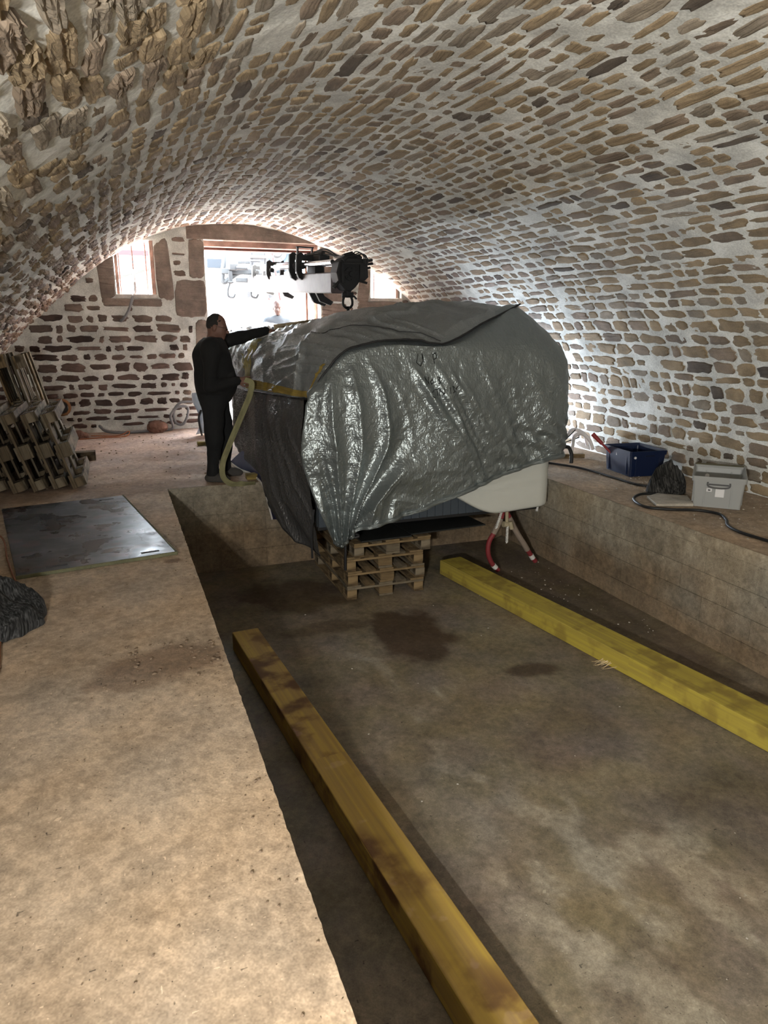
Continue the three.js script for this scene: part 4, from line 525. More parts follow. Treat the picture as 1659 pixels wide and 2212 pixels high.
  if (clothes.glasses) { const w = (a, b, c) => [0, 1, 2].map((k) => { const e = ['x', 'y', 'z'][k]; return hc[k] + B.F[e] * a + B.U[e] * b + B.R[e] * c; }); const ring = (c) => tube(Array.from({ length: 14 }, (_, i) => w(0.108, 0.010 + 0.016 * Math.sin(i / 14 * 6.283), c + 0.024 * Math.cos(i / 14 * 6.283))), 0.0018, 40, 5, true); part('glasses', merge([ring(0.033), ring(-0.033), cyl(w(0.112, 0.014, -0.01), w(0.112, 0.014, 0.01), 0.0016, 0.0016, 5), cyl(w(0.1, 0.014, 0.058), w(-0.01, 0.016, 0.086), 0.0017, 0.0017, 5), cyl(w(0.1, 0.014, -0.058), w(-0.01, 0.016, -0.086), 0.0017, 0.0017, 5)]), mat.steelDark, t); }
  return t;
}
person('stocky man in black sweater with glasses, holding a strap and reaching over the tub',
  { stout: 1.12, pelvis: [0.975, 0.92, -7.72], belly: [1.005, 1.06, -7.72], chest: [0.975, 1.30, -7.73], neck: [1.0, 1.475, -7.73], head: [1.045, 1.598, -7.72], shR: [0.945, 1.405, -7.54], elR: [0.90, 1.02, -7.44], wrR: [1.19, 1.075, -7.46], shL: [1.03, 1.42, -7.92], elL: [1.34, 1.50, -8.05], wrL: [1.63, 1.565, -8.13],
    hipR: [0.95, 0.88, -7.62], knR: [0.93, 0.47, -7.60], anR: [0.90, 0.085, -7.64], hipL: [1.01, 0.88, -7.83], knL: [1.09, 0.47, -7.85], anL: [1.07, 0.085, -7.90], footR: [0.85, 0, 0.5], footL: [0.95, 0, 0.3], hem: 0.84,
    handR: { d: [0.95, 0.05, 0.1], n: [0, 0.35, 0.9], curl: 0.85, t: 1 }, handL: { d: [0.93, 0.10, -0.3], n: [0.0, 1, 0.1], curl: 0.4, t: 1 } },
  { f: [0.90, -0.18, 0.36], u: [0.15, 1, 0] }, { skin: lin(0.17, 0.085, 0.06), top: lin(0.006, 0.006, 0.006), legs: lin(0.008, 0.0085, 0.009), shoe: lin(0.06, 0.055, 0.05), hair: lin(0.02, 0.018, 0.016), glasses: true });
const GY = (z) => lerp(0.05, 2.93, sst(-12.2, -18.8, z) * 0.5 + clamp((-12.3 - z) / 6.5) * 0.5);     // ramp rising from the door to the street
{
  const z = -12.95, y = GY(z), x = 2.83, h = 1.99 - 1.62 ;
  person('bald man in a light shirt standing outside in the bright doorway beyond the tub',
    { pelvis: [x, y + 0.72 + h * 0.6, z], belly: [x, y + 0.86 + h * 0.6, z], chest: [x, y + 1.06 + h * 0.6, z], neck: [x, 1.76, z], head: [x, 1.905, z + 0.02], shR: [x - 0.17, 1.66, z], elR: [x - 0.22, 1.36, z], wrR: [x - 0.2, 1.14, z + 0.12], shL: [x + 0.17, 1.66, z], elL: [x + 0.22, 1.36, z], wrL: [x + 0.2, 1.14, z + 0.12],
      hipR: [x - 0.1, y + 0.74 + h * 0.4, z], knR: [x - 0.11, y + 0.44, z], anR: [x - 0.11, y + 0.085, z], hipL: [x + 0.1, y + 0.74 + h * 0.4, z], knL: [x + 0.11, y + 0.44, z], anL: [x + 0.11, y + 0.085, z], footR: [-0.2, 0, 1], footL: [0.2, 0, 1], hem: y + 0.85,
      handR: { d: [0.05, -0.8, 0.5], n: [-1, 0, 0], curl: 0.4, t: -1 }, handL: { d: [-0.05, -0.8, 0.5], n: [1, 0, 0], curl: 0.4, t: 1 } },
    { f: [-0.2, -0.12, 1] }, { skin: lin(0.035, 0.012, 0.008), top: lin(0.03, 0.036, 0.045), legs: lin(0.03, 0.03, 0.04), shoe: lin(0.04, 0.04, 0.04), hair: lin(0.013, 0.011, 0.010) }, 1.5);
}
// the lifting strap in the man's hand
{
  const s = single('lifting_strap', ribbon([[1.25, 1.09, -7.40], [1.315, 1.06, -7.40], [1.30, 0.95, -7.40], [1.235, 0.80, -7.40], [1.13, 0.58, -7.40], [1.05, 0.40, -7.42], [0.985, 0.22, -7.45], [0.985, 0.08, -7.46], [1.05, 0.012, -7.42], [1.16, 0.012, -7.37], [1.30, 0.012, -7.36]], 0.058, [1, 0.25, 0.25], 120, 0.005), M(lin(0.27, 0.255, 0.13), { map: T.grain, bumpMap: T.weave, bumpScale: 0.001 }), 'pale yellow lifting strap hanging from the man\'s hand to the floor', 'strap');
  const g = single('rolled_strap', merge([cyl([1.78, 1.60, -8.35], [2.32, 1.665, -8.35], 0.035), cyl([1.9, 1.63, -8.29], [2.36, 1.69, -8.3], 0.022)]), M(lin(0.42, 0.34, 0.22), { map: T.grain }), 'beige rolled sling lying on the tarpaulin beyond the man\'s outstretched hand', 'strap');
  single('wood_block', box(0.17, 0.05, 0.11, 1.09, 0.03, -10.1, 0.005), M(lin(0.42, 0.36, 0.10), { map: T.wood }), 'yellowish wooden wedge on the floor left of the man\'s leg', 'block');
  single('wood_block', box(0.16, 0.06, 0.10, 1.33, 0.033, -7.62, 0.005), M(lin(0.5, 0.42, 0.14), { map: T.wood }), 'yellowish wooden block by the pit edge near the strap end', 'block');
  const bag = thing('plastic_bag', 'pale blue and white plastic sheet bundle behind the standing man\'s legs', 'bag');
  part('sheet', surf(24, 24, (u, v) => V(1.13 + 0.22 * u + 0.06 * Math.sin(v * 5) - 0.05 * (1 - v), 0.02 + 0.62 * v, -11.0 - 0.1 * Math.sin(u * 3.14 + v) + (fbm(u * 6, v * 6, 3, 0, 420) - 0.5) * 0.08)), M(lin(0.62, 0.70, 0.80), { roughness: 0.4 }), bag);
  part('strap', ribbon([[1.17, 0.40, -10.9], [1.13, 0.30, -10.88], [1.14, 0.12, -10.88], [1.16, 0.02, -10.88]], 0.03, [1, 0, 0.2]), mat.black, bag);
}

// ------------------------------------------------------------------ crane boom reaching in through the doorway
{
  const A = V(2.90, 2.24, -8.95), Bq = V(2.57, 2.44, -13.6), ax = Bq.clone().sub(A).normalize(), L = A.distanceTo(Bq);
  const t = thing('loader_crane', 'dark loader crane boom with clamps and shackle reaching in through the doorway above the tub', 'crane', A.toArray());
  t.quaternion.setFromUnitVectors(V(0, 0, -1), ax);            // local -z runs out along the boom
  const D = mat.steelDark;
  part('boom', box(0.24, 0.26, L - 0.25, -0.06, -0.10, -(L - 0.25) / 2 - 0.2, 0.02), mat.boom, t);
  for (const [x, y, r, l] of [[-0.17, 0.15, 0.03, 2.6], [-0.05, 0.165, 0.034, 2.2], [0.04, 0.14, 0.022, 1.5]]) part('rod', cyl([x, y, -0.18], [x, y, -0.18 - l], r), mat.steel, t);
  part('rod', cyl([-0.05, 0.165, -2.2], [-0.05, 0.165, -3.9], 0.055), M(lin(0.3, 0.3, 0.32), { roughness: 0.3, metalness: 0.6 }), t);
  const claw = (z, s, parentName = 'clamp') => {
    const sh = new THREE.Shape(); [[-0.19, 0.25], [-0.14, 0.28], [-0.10, 0.25], [0.06, 0.25], [0.11, 0.28], [0.12, 0.16], [0.10, -0.03], [0.11, -0.14], [0.17, -0.25], [0.29, -0.32], [0.26, -0.355], [0.12, -0.31], [0.05, -0.18], [0.02, -0.06], [-0.08, -0.07], [-0.17, -0.02], [-0.20, 0.06]].forEach(([x, y], i) => (i ? sh.lineTo(x * s, y * s) : sh.moveTo(x * s, y * s)));
    const h1 = new THREE.Path(); [[-0.13, 0.03], [0.045, 0.01], [0.065, 0.19], [-0.13, 0.20]].forEach(([x, y], i) => (i ? h1.lineTo(x * s, y * s) : h1.moveTo(x * s, y * s))); sh.holes.push(h1);
    const g = new THREE.ExtrudeGeometry(sh, { depth: 0.05, bevelEnabled: true, bevelSize: 0.008, bevelThickness: 0.008, bevelSegments: 2 }); g.translate(-0.04, 0, z); const c = part(parentName, g, D, t);
    for (const [a, b, r] of [[-0.16 * s, 0.12 * s, 0.04 * s], [0.04, 0.2 * s, 0.028], [-0.10, -0.1 * s, 0.03]]) part('bolt', cyl([a, b, z - 0.02], [a, b, z + 0.1], r), D, c); return c;
  };
  claw(-1.42, 1.1); claw(-1.72, 1.15); claw(-3.1, 0.92); claw(-4.1, 0.78);
  part('valve_block', merge([box(0.16, 0.09, 0.5, 0.06, 0.235, -1.35, 0.02), box(0.14, 0.12, 0.34, 0.04, 0.08, -1.40, 0.02), cyl([0.04, 0.30, -1.1], [0.02, 0.28, -1.6], 0.028), cyl([-0.16, 0.24, -1.6], [0.02, 0.31, -1.6], 0.02), box(0.26, 0.02, 0.06, -0.02, 0.40, -1.72, 0.005), box(0.02, 0.14, 0.06, -0.13, 0.34, -1.72, 0.004), box(0.02, 0.14, 0.06, 0.09, 0.34, -1.72, 0.004)]), D, t);
  for (const [i, o] of [0, 0.03, -0.04].entries()) part('hydraulic_hose', tube([[-0.05 + o, 0.28, -1.6], [0.06 + o, 0.33 + o, -1.2], [0.10 + o, 0.26, -0.8], [0.03 + o, 0.22, -0.35 - i * 0.05], [0.02 + o, 0.24, -0.05]], 0.011, 40, 6), mat.black, t);
  // head of the boom with its cross pin, hoses and hook
  const hs = new THREE.Shape(); [[-0.20, 0.17], [-0.12, 0.235], [0.14, 0.24], [0.235, 0.18], [0.25, -0.06], [0.20, -0.11], [0.12, -0.12], [0.04, -0.235], [-0.03, -0.30], [-0.10, -0.28], [-0.20, -0.16], [-0.235, 0.0]].forEach(([x, y], i) => (i ? hs.lineTo(x, y) : hs.moveTo(x, y)));
  const hg = new THREE.ExtrudeGeometry(hs, { depth: 0.26, bevelEnabled: true, bevelSize: 0.02, bevelThickness: 0.02, bevelSegments: 3 }); hg.translate(0, 0, -0.22);
  const head = part('boom_head', hg, D, t); head.scale.set(0.82, 0.70, 0.82); head.position.set(0.01, 0.02, 0);
  part('face_plate', merge([cyl([-0.02, -0.02, 0.05], [-0.02, -0.02, 0.09], 0.12, 0.12, 20), cyl([-0.02, -0.02, 0.08], [-0.02, -0.02, 0.12], 0.055, 0.05), box(0.08, 0.30, 0.05, 0.15, 0.02, 0.07, 0.01), box(0.06, 0.36, 0.05, -0.16, 0.0, 0.06, 0.01), box(0.34, 0.04, 0.05, 0, 0.16, 0.07, 0.008), cyl([0.10, -0.13, 0.06], [0.24, -0.17, 0.06], 0.02), ...Array.from({ length: 8 }, (_, i) => cyl([-0.02 + Math.cos(i * 0.785) * 0.095, -0.02 + Math.sin(i * 0.785) * 0.095, 0.08], [-0.02 + Math.cos(i * 0.785) * 0.095, -0.02 + Math.sin(i * 0.785) * 0.095, 0.105], 0.013, 0.013, 6))]), D, head);
  part('lever', merge([cyl([-0.28, -0.24, 0.03], [-0.14, -0.06, 0.03], 0.022), cyl([-0.30, -0.26, 0.03], [-0.27, -0.22, 0.03], 0.03)]), D, head);
  part('fittings', merge([box(0.26, 0.09, 0.14, 0.03, 0.27, -0.05, 0.02), cyl([-0.12, 0.29, 0.0], [0.02, 0.34, 0.02], 0.03), cyl([0.02, 0.32, 0.0], [0.16, 0.25, 0.03], 0.028), cyl([0.16, 0.18, 0.03], [0.33, 0.23, 0.05], 0.024), cyl([0.18, 0.14, 0.03], [0.34, 0.17, 0.05], 0.022), cyl([0.2, 0.08, 0.03], [0.30, 0.10, 0.05], 0.02), box(0.06, 0.1, 0.1, 0.22, 0.2, 0.0, 0.01), cyl([-0.1, 0.26, 0.05], [-0.16, 0.21, 0.06], 0.035)]), D, head);
  for (let i = 0; i < 3; i++) part('hose', tube([[0.0 + i * 0.05, 0.31, 0.02], [0.06 + i * 0.06, 0.36 - i * 0.02, 0.07], [0.16 + i * 0.04, 0.30 - i * 0.04, 0.09], [0.18 + i * 0.02, 0.18 - i * 0.03, 0.08]], 0.010, 24, 6), mat.black, head);
  const hk = new THREE.Group(); hk.name = 'hook_assembly'; t.add(hk); hk.position.set(-0.03, -0.165, -0.02); hk.quaternion.copy(t.quaternion).invert();
  part('swivel', merge([cyl([0, 0.03, 0], [0, -0.09, 0], 0.045), box(0.15, 0.05, 0.06, 0, -0.075, 0, 0.012), cyl([0.08, -0.09, 0.0], [0.12, -0.13, 0.0], 0.012)]), D, hk);
  part('shackle', tube([[0.045, -0.10, 0], [0.062, -0.155, 0], [0.055, -0.21, 0], [0, -0.245, 0], [-0.055, -0.21, 0], [-0.062, -0.155, 0], [-0.045, -0.10, 0]], 0.015, 60, 10), D, hk);
  part('shackle_pin', cyl([-0.075, -0.10, 0], [0.075, -0.10, 0], 0.014), D, hk);
  part('sling', merge([tube([[0, -0.22, 0.02], [0, -0.28, 0.02], [0.0, -0.40, 0.03]], 0.022, 20, 8)]), mat.black, hk);
}

// ------------------------------------------------------------------ crates, cloths, cables on the ledge
function crate(label, pos, turn, w, d, h, m, rib) {
  const t = thing('crate', label, 'crate', pos, turn), loop = (x, z, r) => { const o = []; for (const [sx, sz, a0] of [[1, 1, 0], [-1, 1, 1], [-1, -1, 2], [1, -1, 3]]) for (let i = 0; i <= 4; i++) { const a = (a0 + i / 4) * 1.5708; o.push([sx * (x - r) + Math.cos(a) * r, sz * (z - r) + Math.sin(a) * r]); } o.push(o[0]); return o; };
  const lv = [[-0.004, 0.02], [0, 0], [0.0, 0.004], [0.016, h - 0.05], [0.026, h - 0.048], [0.03, h], [0.024, h], [0.010, h - 0.03], [-0.008, 0.012]];
  const L = lv.map(([o, y]) => [loop(w / 2 + o, d / 2 + o, 0.02), y]);
  const g = surf(20, lv.length - 1, (u, v) => { const [lp, y] = L[Math.round(v * (lv.length - 1))], q = lp[Math.round(u * 20)]; return V(q[0], y, q[1]); });
  part('shell', merge([toCrease(g), box(w - 0.01, 0.01, d - 0.01, 0, 0.012, 0, 0)]), m, t);
  for (const s of [-1, 1]) for (const f of rib) { part('rib', box(0.012, h - 0.07, 0.012, s * (w / 2 + 0.009), h / 2 - 0.02, f * d, 0.003), m, t); part('rib', box(0.012, h - 0.07, 0.012, f * w, h / 2 - 0.02, s * (d / 2 + 0.009), 0.003), m, t); }
  return t;
}
function toCrease(g) { const n = g.toNonIndexed(); n.computeVertexNormals(); return n; }
{
  const bl = M(lin(0.003, 0.012, 0.05), { roughness: 0.4 }), gy = M(lin(0.36, 0.37, 0.36), { roughness: 0.45 });
  const b = crate('dark blue plastic crate on the ledge against the stone wall', [5.47, 0.004, -6.47], -0.12, 0.40, 0.5, 0.285, bl, [-0.36, 0.36]);
  part('handle_slot', box(0.11, 0.024, 0.008, 0.02, 0.235, 0.266, 0.003), M(lin(0.002, 0.006, 0.02)), b); part('button', cyl([-0.165, 0.215, 0.262], [-0.165, 0.215, 0.275], 0.014), M(lin(0.8, 0.8, 0.78)), b); part('paper_scrap', surf(6, 4, (u, v) => V(-0.21 + 0.006 * Math.sin(u * 9), 0.20 + v * 0.045, -0.08 + u * 0.10)), M(lin(0.7, 0.7, 0.7)), b);
  single('tool_handle', merge([cyl([5.22, 0.30, -6.74], [5.42, 0.02, -6.5], 0.014, 0.014, 10), cyl([5.145, 0.405, -6.83], [5.22, 0.30, -6.74], 0.026, 0.021, 12)]), M(lin(0.27, 0.02, 0.022), { roughness: 0.5 }), 'red tool handle sticking out of the dark blue crate', 'tool');
  const gr = crate('translucent grey plastic crate with white stickers on the ledge', [5.31, 0.004, -5.12], -0.785, 0.40, 0.60, 0.29, gy, [-0.28, 0.28]); gr.rotation.y = -Math.PI / 4; gr.position.set(4.93 + 0.15 + 0.21, 0.004, -4.85 - 0.212);
  const fw = (x, y, z, w, h, n, m) => part(n, box(w, h, 0.006, x, y, z, 0.001), m, gr);
  const fz = 0.318;
  part('handle_bar', tube([[-0.09, 0.255, fz - 0.01], [-0.088, 0.205, fz + 0.012], [0.088, 0.205, fz + 0.012], [0.09, 0.255, fz - 0.01]], 0.007, 40, 6), M(lin(0.12, 0.12, 0.12)), gr); fw(0, 0.225, fz - 0.006, 0.17, 0.03, 'handle_recess', M(lin(0.10, 0.10, 0.10)));
  fw(-0.075, 0.165, fz - 0.004, 0.045, 0.03, 'sticker', M(lin(0.8, 0.8, 0.8))); fw(-0.075, 0.165, fz - 0.0025, 0.022, 0.012, 'print', M(lin(0.08, 0.08, 0.08)));
  fw(0.015, 0.145, fz - 0.004, 0.075, 0.08, 'sticker', M(lin(0.8, 0.8, 0.8))); 
  part('button', cyl([-0.10, 0.18, -0.312], [-0.10, 0.18, -0.296], 0.02), M(lin(0.9, 0.9, 0.88)), gr);
  part('lid_edge', box(0.44, 0.012, 0.03, 0, 0.29, -0.33, 0.003), M(lin(0.10, 0.09, 0.05)), gr);
  // crumpled cloths
  const rag = (name, label, pos, r, h, sx, sd, m) => { const g = surf(64, 30, (u, v) => { const a = u * 6.2832, w = 0.75 + 0.5 * fbm(Math.cos(a) * 2 + sd, Math.sin(a) * 2, 3, 0, 430), rr = r * w * Math.sin(Math.min(1, v) * 1.5708), f = 1 - Math.abs(2 * fbm(Math.cos(a) * v * 1.9 + sd, Math.sin(a) * v * 1.9, 2, 0, 431) - 1); return V(Math.cos(a) * rr * sx, Math.max(0.004, h * Math.pow(1 - v, 0.8) * (0.5 + 0.9 * f) + 0.05 * f * f * (v < 0.9 ? 1 : 0.2) * (h / 0.2)), Math.sin(a) * rr); }, (u, v, p) => [p.x * 2, p.z * 2 + p.y]); const mm = single(name, g, m, label, 'cloth'); mm.position.set(...pos); return mm; };
  const felt = M(lin(0.22, 0.225, 0.23), { map: T.cloth, bumpMap: T.cloth, bumpScale: 0.001, roughness: 1 });
  rag('cloth', 'crumpled dark grey felt cloth on the floor below the steel plate', [-0.80, 0.0, -4.22], 0.30, 0.20, 0.95, 1, felt); 
  rag('cloth', 'dark grey cloth slumped on the ledge between the two crates', [5.10, 0.0, -5.52], 0.17, 0.22, 1, 5, M(lin(0.24, 0.23, 0.21), { map: T.cloth, bumpMap: T.cloth, bumpScale: 0.001, roughness: 1 }));
  const fo = new THREE.Shape([[4.73, 5.36], [4.60, 5.08], [4.92, 4.97], [5.10, 5.24], [4.9, 5.42]].map(([x, z]) => new THREE.Vector2(x, z))), fg = new THREE.ExtrudeGeometry(fo, { depth: 0.02, bevelEnabled: true, bevelSize: 0.004, bevelThickness: 0.004 }); fg.rotateX(-Math.PI / 2); fg.translate(0, 0.008, 0);
  single('foam_sheet', fg, M(lin(0.55, 0.50, 0.43), { map: T.grain }), 'flat off-white foam sheet lying beside the grey crate', 'sheet');
  single('power_cable', tube([[4.62, 0.016, -7.6], [4.874, 0.016, -7.13], [5.0, 0.016, -6.8], [5.02, 0.016, -6.2], [5.03, 0.016, -5.84], [5.12, 0.016, -5.72], [5.10, 0.016, -5.56], [4.93, 0.016, -5.47], [4.78, 0.016, -5.5], [4.56, 0.016, -5.35], [4.47, 0.016, -5.06], [4.61, 0.016, -4.92], [4.83, 0.016, -4.80], [4.90, 0.016, -4.65], [4.82, 0.016, -4.48], [4.68, 0.016, -4.32], [4.62, 0.016, -4.15], [4.63, 0.016, -3.87], [4.66, 0.016, -3.4]], 0.013, 260, 8), M(lin(0.008, 0.008, 0.009), { roughness: 0.5 }), 'thick black cable winding along the right ledge past both crates', 'cable');
  const pipe = thing('pipe', 'white plastic pipe bend standing up behind the blue crate', 'pipe'); part('bend', tube([[5.30, 0.01, -7.45], [5.33, 0.16, -7.46], [5.38, 0.27, -7.5], [5.47, 0.30, -7.5], [5.55, 0.24, -7.45], [5.6, 0.1, -7.4]], 0.024, 50, 10), M(lin(0.75, 0.70, 0.68), { roughness: 0.4 }), pipe); part('bend', tube([[5.42, 0.2, -7.75], [5.52, 0.31, -7.75], [5.62, 0.27, -7.65], [5.66, 0.12, -7.6]], 0.024, 40, 10), M(lin(0.75, 0.70, 0.68), { roughness: 0.4 }), pipe);
  const ws = thing('wire_bundle', 'dark wires with loose ends sticking up beside the white pipe', 'wires'); for (const [a, b] of [[[5.05, 0.02, -7.5], [5.42, 0.34, -7.55]], [[5.0, 0.05, -7.5], [5.45, 0.25, -7.5]], [[5.1, 0.0, -7.6], [5.3, 0.36, -7.6]]]) part('wire', tube([a, [(a[0] + b[0]) / 2, (a[1] + b[1]) / 2 + 0.04, a[2]], b], 0.007, 20, 6), mat.black, ws);
  const bat = single('batten', box(0.06, 0.05, 0.9, 0, 0, 0, 0.004), mat.wood, 'thin wooden batten on the ledge behind the blue crate', 'batten'); bat.position.set(5.05, 0.03, -7.55); bat.rotation.y = 1.25;
}
// cables, conduit and stone by the end wall, orange lead on the left
{
  const gcon = M(lin(0.20, 0.20, 0.21), { roughness: 0.5 }), cor = (pts, r, n) => { const c = new THREE.CatmullRomCurve3(pts.map((p) => V(...p)), false, 'centripetal'), g = new THREE.TubeGeometry(c, n, r, 8); const p = g.attributes.position; for (let i = 0; i <= n; i++) { const q = c.getPointAt(i / n), k = i % 2 ? 1.12 : 0.9; for (let j = 0; j <= 8; j++) { const id = i * 9 + j; p.setXYZ(id, q.x + (p.getX(id) - q.x) * k, q.y + (p.getY(id) - q.y) * k, q.z + (p.getZ(id) - q.z) * k); } } g.computeVertexNormals(); return g; };
  single('conduit', cor([[0.43, 2.5, -12.3], [0.42, 2.12, -12.0], [0.37, 2.03, -11.84], [0.31, 1.86, -11.82], [0.22, 1.72, -11.83], [0.17, 1.68, -11.87]], 0.02, 120), gcon, 'grey corrugated conduit drooping from the left window sill', 'conduit');
  single('conduit', cor([[-0.28, 0.12, -11.8], [-0.2, 0.05, -11.7], [0.02, 0.025, -11.6], [0.3, 0.025, -11.62], [0.6, 0.025, -11.68], [0.80, 0.05, -11.66], [0.78, 0.24, -11.66], [0.90, 0.37, -11.68], [1.05, 0.36, -11.7], [1.04, 0.22, -11.7], [0.95, 0.09, -11.72], [0.86, 0.12, -11.74], [0.84, 0.30, -11.74], [0.95, 0.43, -11.76], [1.15, 0.44, -11.78]], 0.021, 300), gcon, 'grey corrugated conduit looped at the foot of the end wall', 'conduit');
  single('cable', tube([[-0.55, 0.012, -11.2], [-0.2, 0.012, -11.25], [0.1, 0.012, -11.3], [0.14, 0.06, -11.45], [0.0, 0.012, -11.4], [-0.4, 0.012, -11.5]], 0.008, 80, 6), M(lin(0.45, 0.16, 0.07)), 'thin orange lead on the floor before the end wall', 'cable');
  single('cable', tube([[-1.25, 0.012, -6.6], [-0.965, 0.012, -6.14], [-0.83, 0.012, -5.45], [-0.745, 0.012, -5.04], [-0.655, 0.012, -4.68], [-0.64, 0.012, -4.5], [-0.70, 0.012, -4.2], [-0.69, 0.012, -3.95], [-0.655, 0.012, -3.6], [-0.65, 0.012, -3.1]], 0.0065, 120, 6), M(lin(0.26, 0.11, 0.055)), 'thin orange lead curving past the steel plate and under the felt cloth', 'cable');
  const rk = (label, c, r, sd) => { const g = iso((x, y, z) => ell([x, y, z], [0, r * 0.55, 0], [r * 1.25, r * 0.8, r]) + (fbm(x * 9 + sd, y * 9 + z * 7, 4, 0, 440) - 0.5) * r * 0.9, [-r * 1.8, -0.01, -r * 1.6], [r * 1.8, r * 1.9, r * 1.6], r / 14); const m = single('loose_stone', g, M(lin(0.24, 0.12, 0.085), { map: T.grain, bumpMap: T.strata, bumpScale: 0.01 }), label, 'stone'); m.position.set(...c); };
  rk('reddish loose stone lying on the floor by the looped conduit', [0.55, 0, -11.62], 0.12, 1); rk('small loose stone behind the leaning pallets at the end wall', [-0.55, 0, -11.3], 0.09, 4);
  const reel = thing('cable_reel', 'coil of orange cable standing behind the leaning pallets by the wall', 'cable coil'); part('coil', merge([0, 1, 2].map((i) => { const g = new THREE.TorusGeometry(0.12 - i * 0.008, 0.012, 8, 36); g.translate(0, 0, i * 0.02); return g; })), M(lin(0.30, 0.14, 0.06)), reel); part('wall_socket', box(0.16, 0.16, 0.05, 0, 0, -0.03, 0.02), M(lin(0.05, 0.045, 0.045)), reel); reel.position.set(-0.78, 0.42, -11.8);
  // grit and crumbs scattered on the floor
  const r = rng(500), gs = []; const base = [0, 1, 2].map((k) => { const g = new THREE.IcosahedronGeometry(1, 0), p = g.attributes.position, q = rng(k + 3), mv = new Map(); for (let i = 0; i < p.count; i++) { const key = [p.getX(i).toFixed(3), p.getY(i).toFixed(3), p.getZ(i).toFixed(3)].join(); if (!mv.has(key)) mv.set(key, 0.7 + 0.6 * q()); const s = mv.get(key); p.setXYZ(i, p.getX(i) * s, p.getY(i) * s * 0.6, p.getZ(i) * s); } g.computeVertexNormals(); return g; });
  const crumb = (n, fx, fz, y, s0, s1) => { for (let i = 0; i < n; i++) { const g = base[i % 3].clone(), s = lerp(s0, s1, Math.pow(r(), 4)); g.scale(s, s, s); g.rotateY(r() * 6); g.translate(fx(), y + s * 0.3, fz()); gs.push(g); } };
  crumb(420, () => lerp(-1.2, 0.41, Math.pow(r(), 0.6)), () => lerp(-0.6, -7, r()), 0.002, 0.001, 0.006); crumb(260, () => lerp(0.26, 0.405, r()), () => lerp(-0.8, -6, r()), 0.002, 0.001, 0.007); crumb(160, () => lerp(-0.2, 0.4, r()), () => lerp(-3.2, -3.7, r()), 0.003, 0.002, 0.012); crumb(300, () => lerp(-0.8, 1.2, r()), () => lerp(-7.6, -11.6, r()), 0.003, 0.003, 0.014);
  single('crumbs', mergeGeometries(gs.splice(0)), M(lin(0.21, 0.15, 0.10)), 'sandy crumbs and grit scattered over the beige floor', 'grit', null, 'stuff');
  crumb(500, () => lerp(4.5, 5.75, r()), () => lerp(-3.0, -7.2, r()), 0.003, 0.002, 0.012); crumb(350, () => lerp(4.9, 5.5, r()), () => lerp(-5.6, -6.3, r()), 0.003, 0.002, 0.008); crumb(120, () => lerp(3.6, 4.3, r()), () => lerp(-4.4, -6.6, r()), PY + 0.01, 0.002, 0.011); crumb(60, () => lerp(1.3, 3.4, r()), () => lerp(-1.6, -6, r()), PY + 0.003, 0.0015, 0.008);
  single('rubble', mergeGeometries(gs), M(lin(0.55, 0.51, 0.45)), 'pale mortar crumbs scattered over the right ledge and pit floor', 'rubble', null, 'stuff');
}

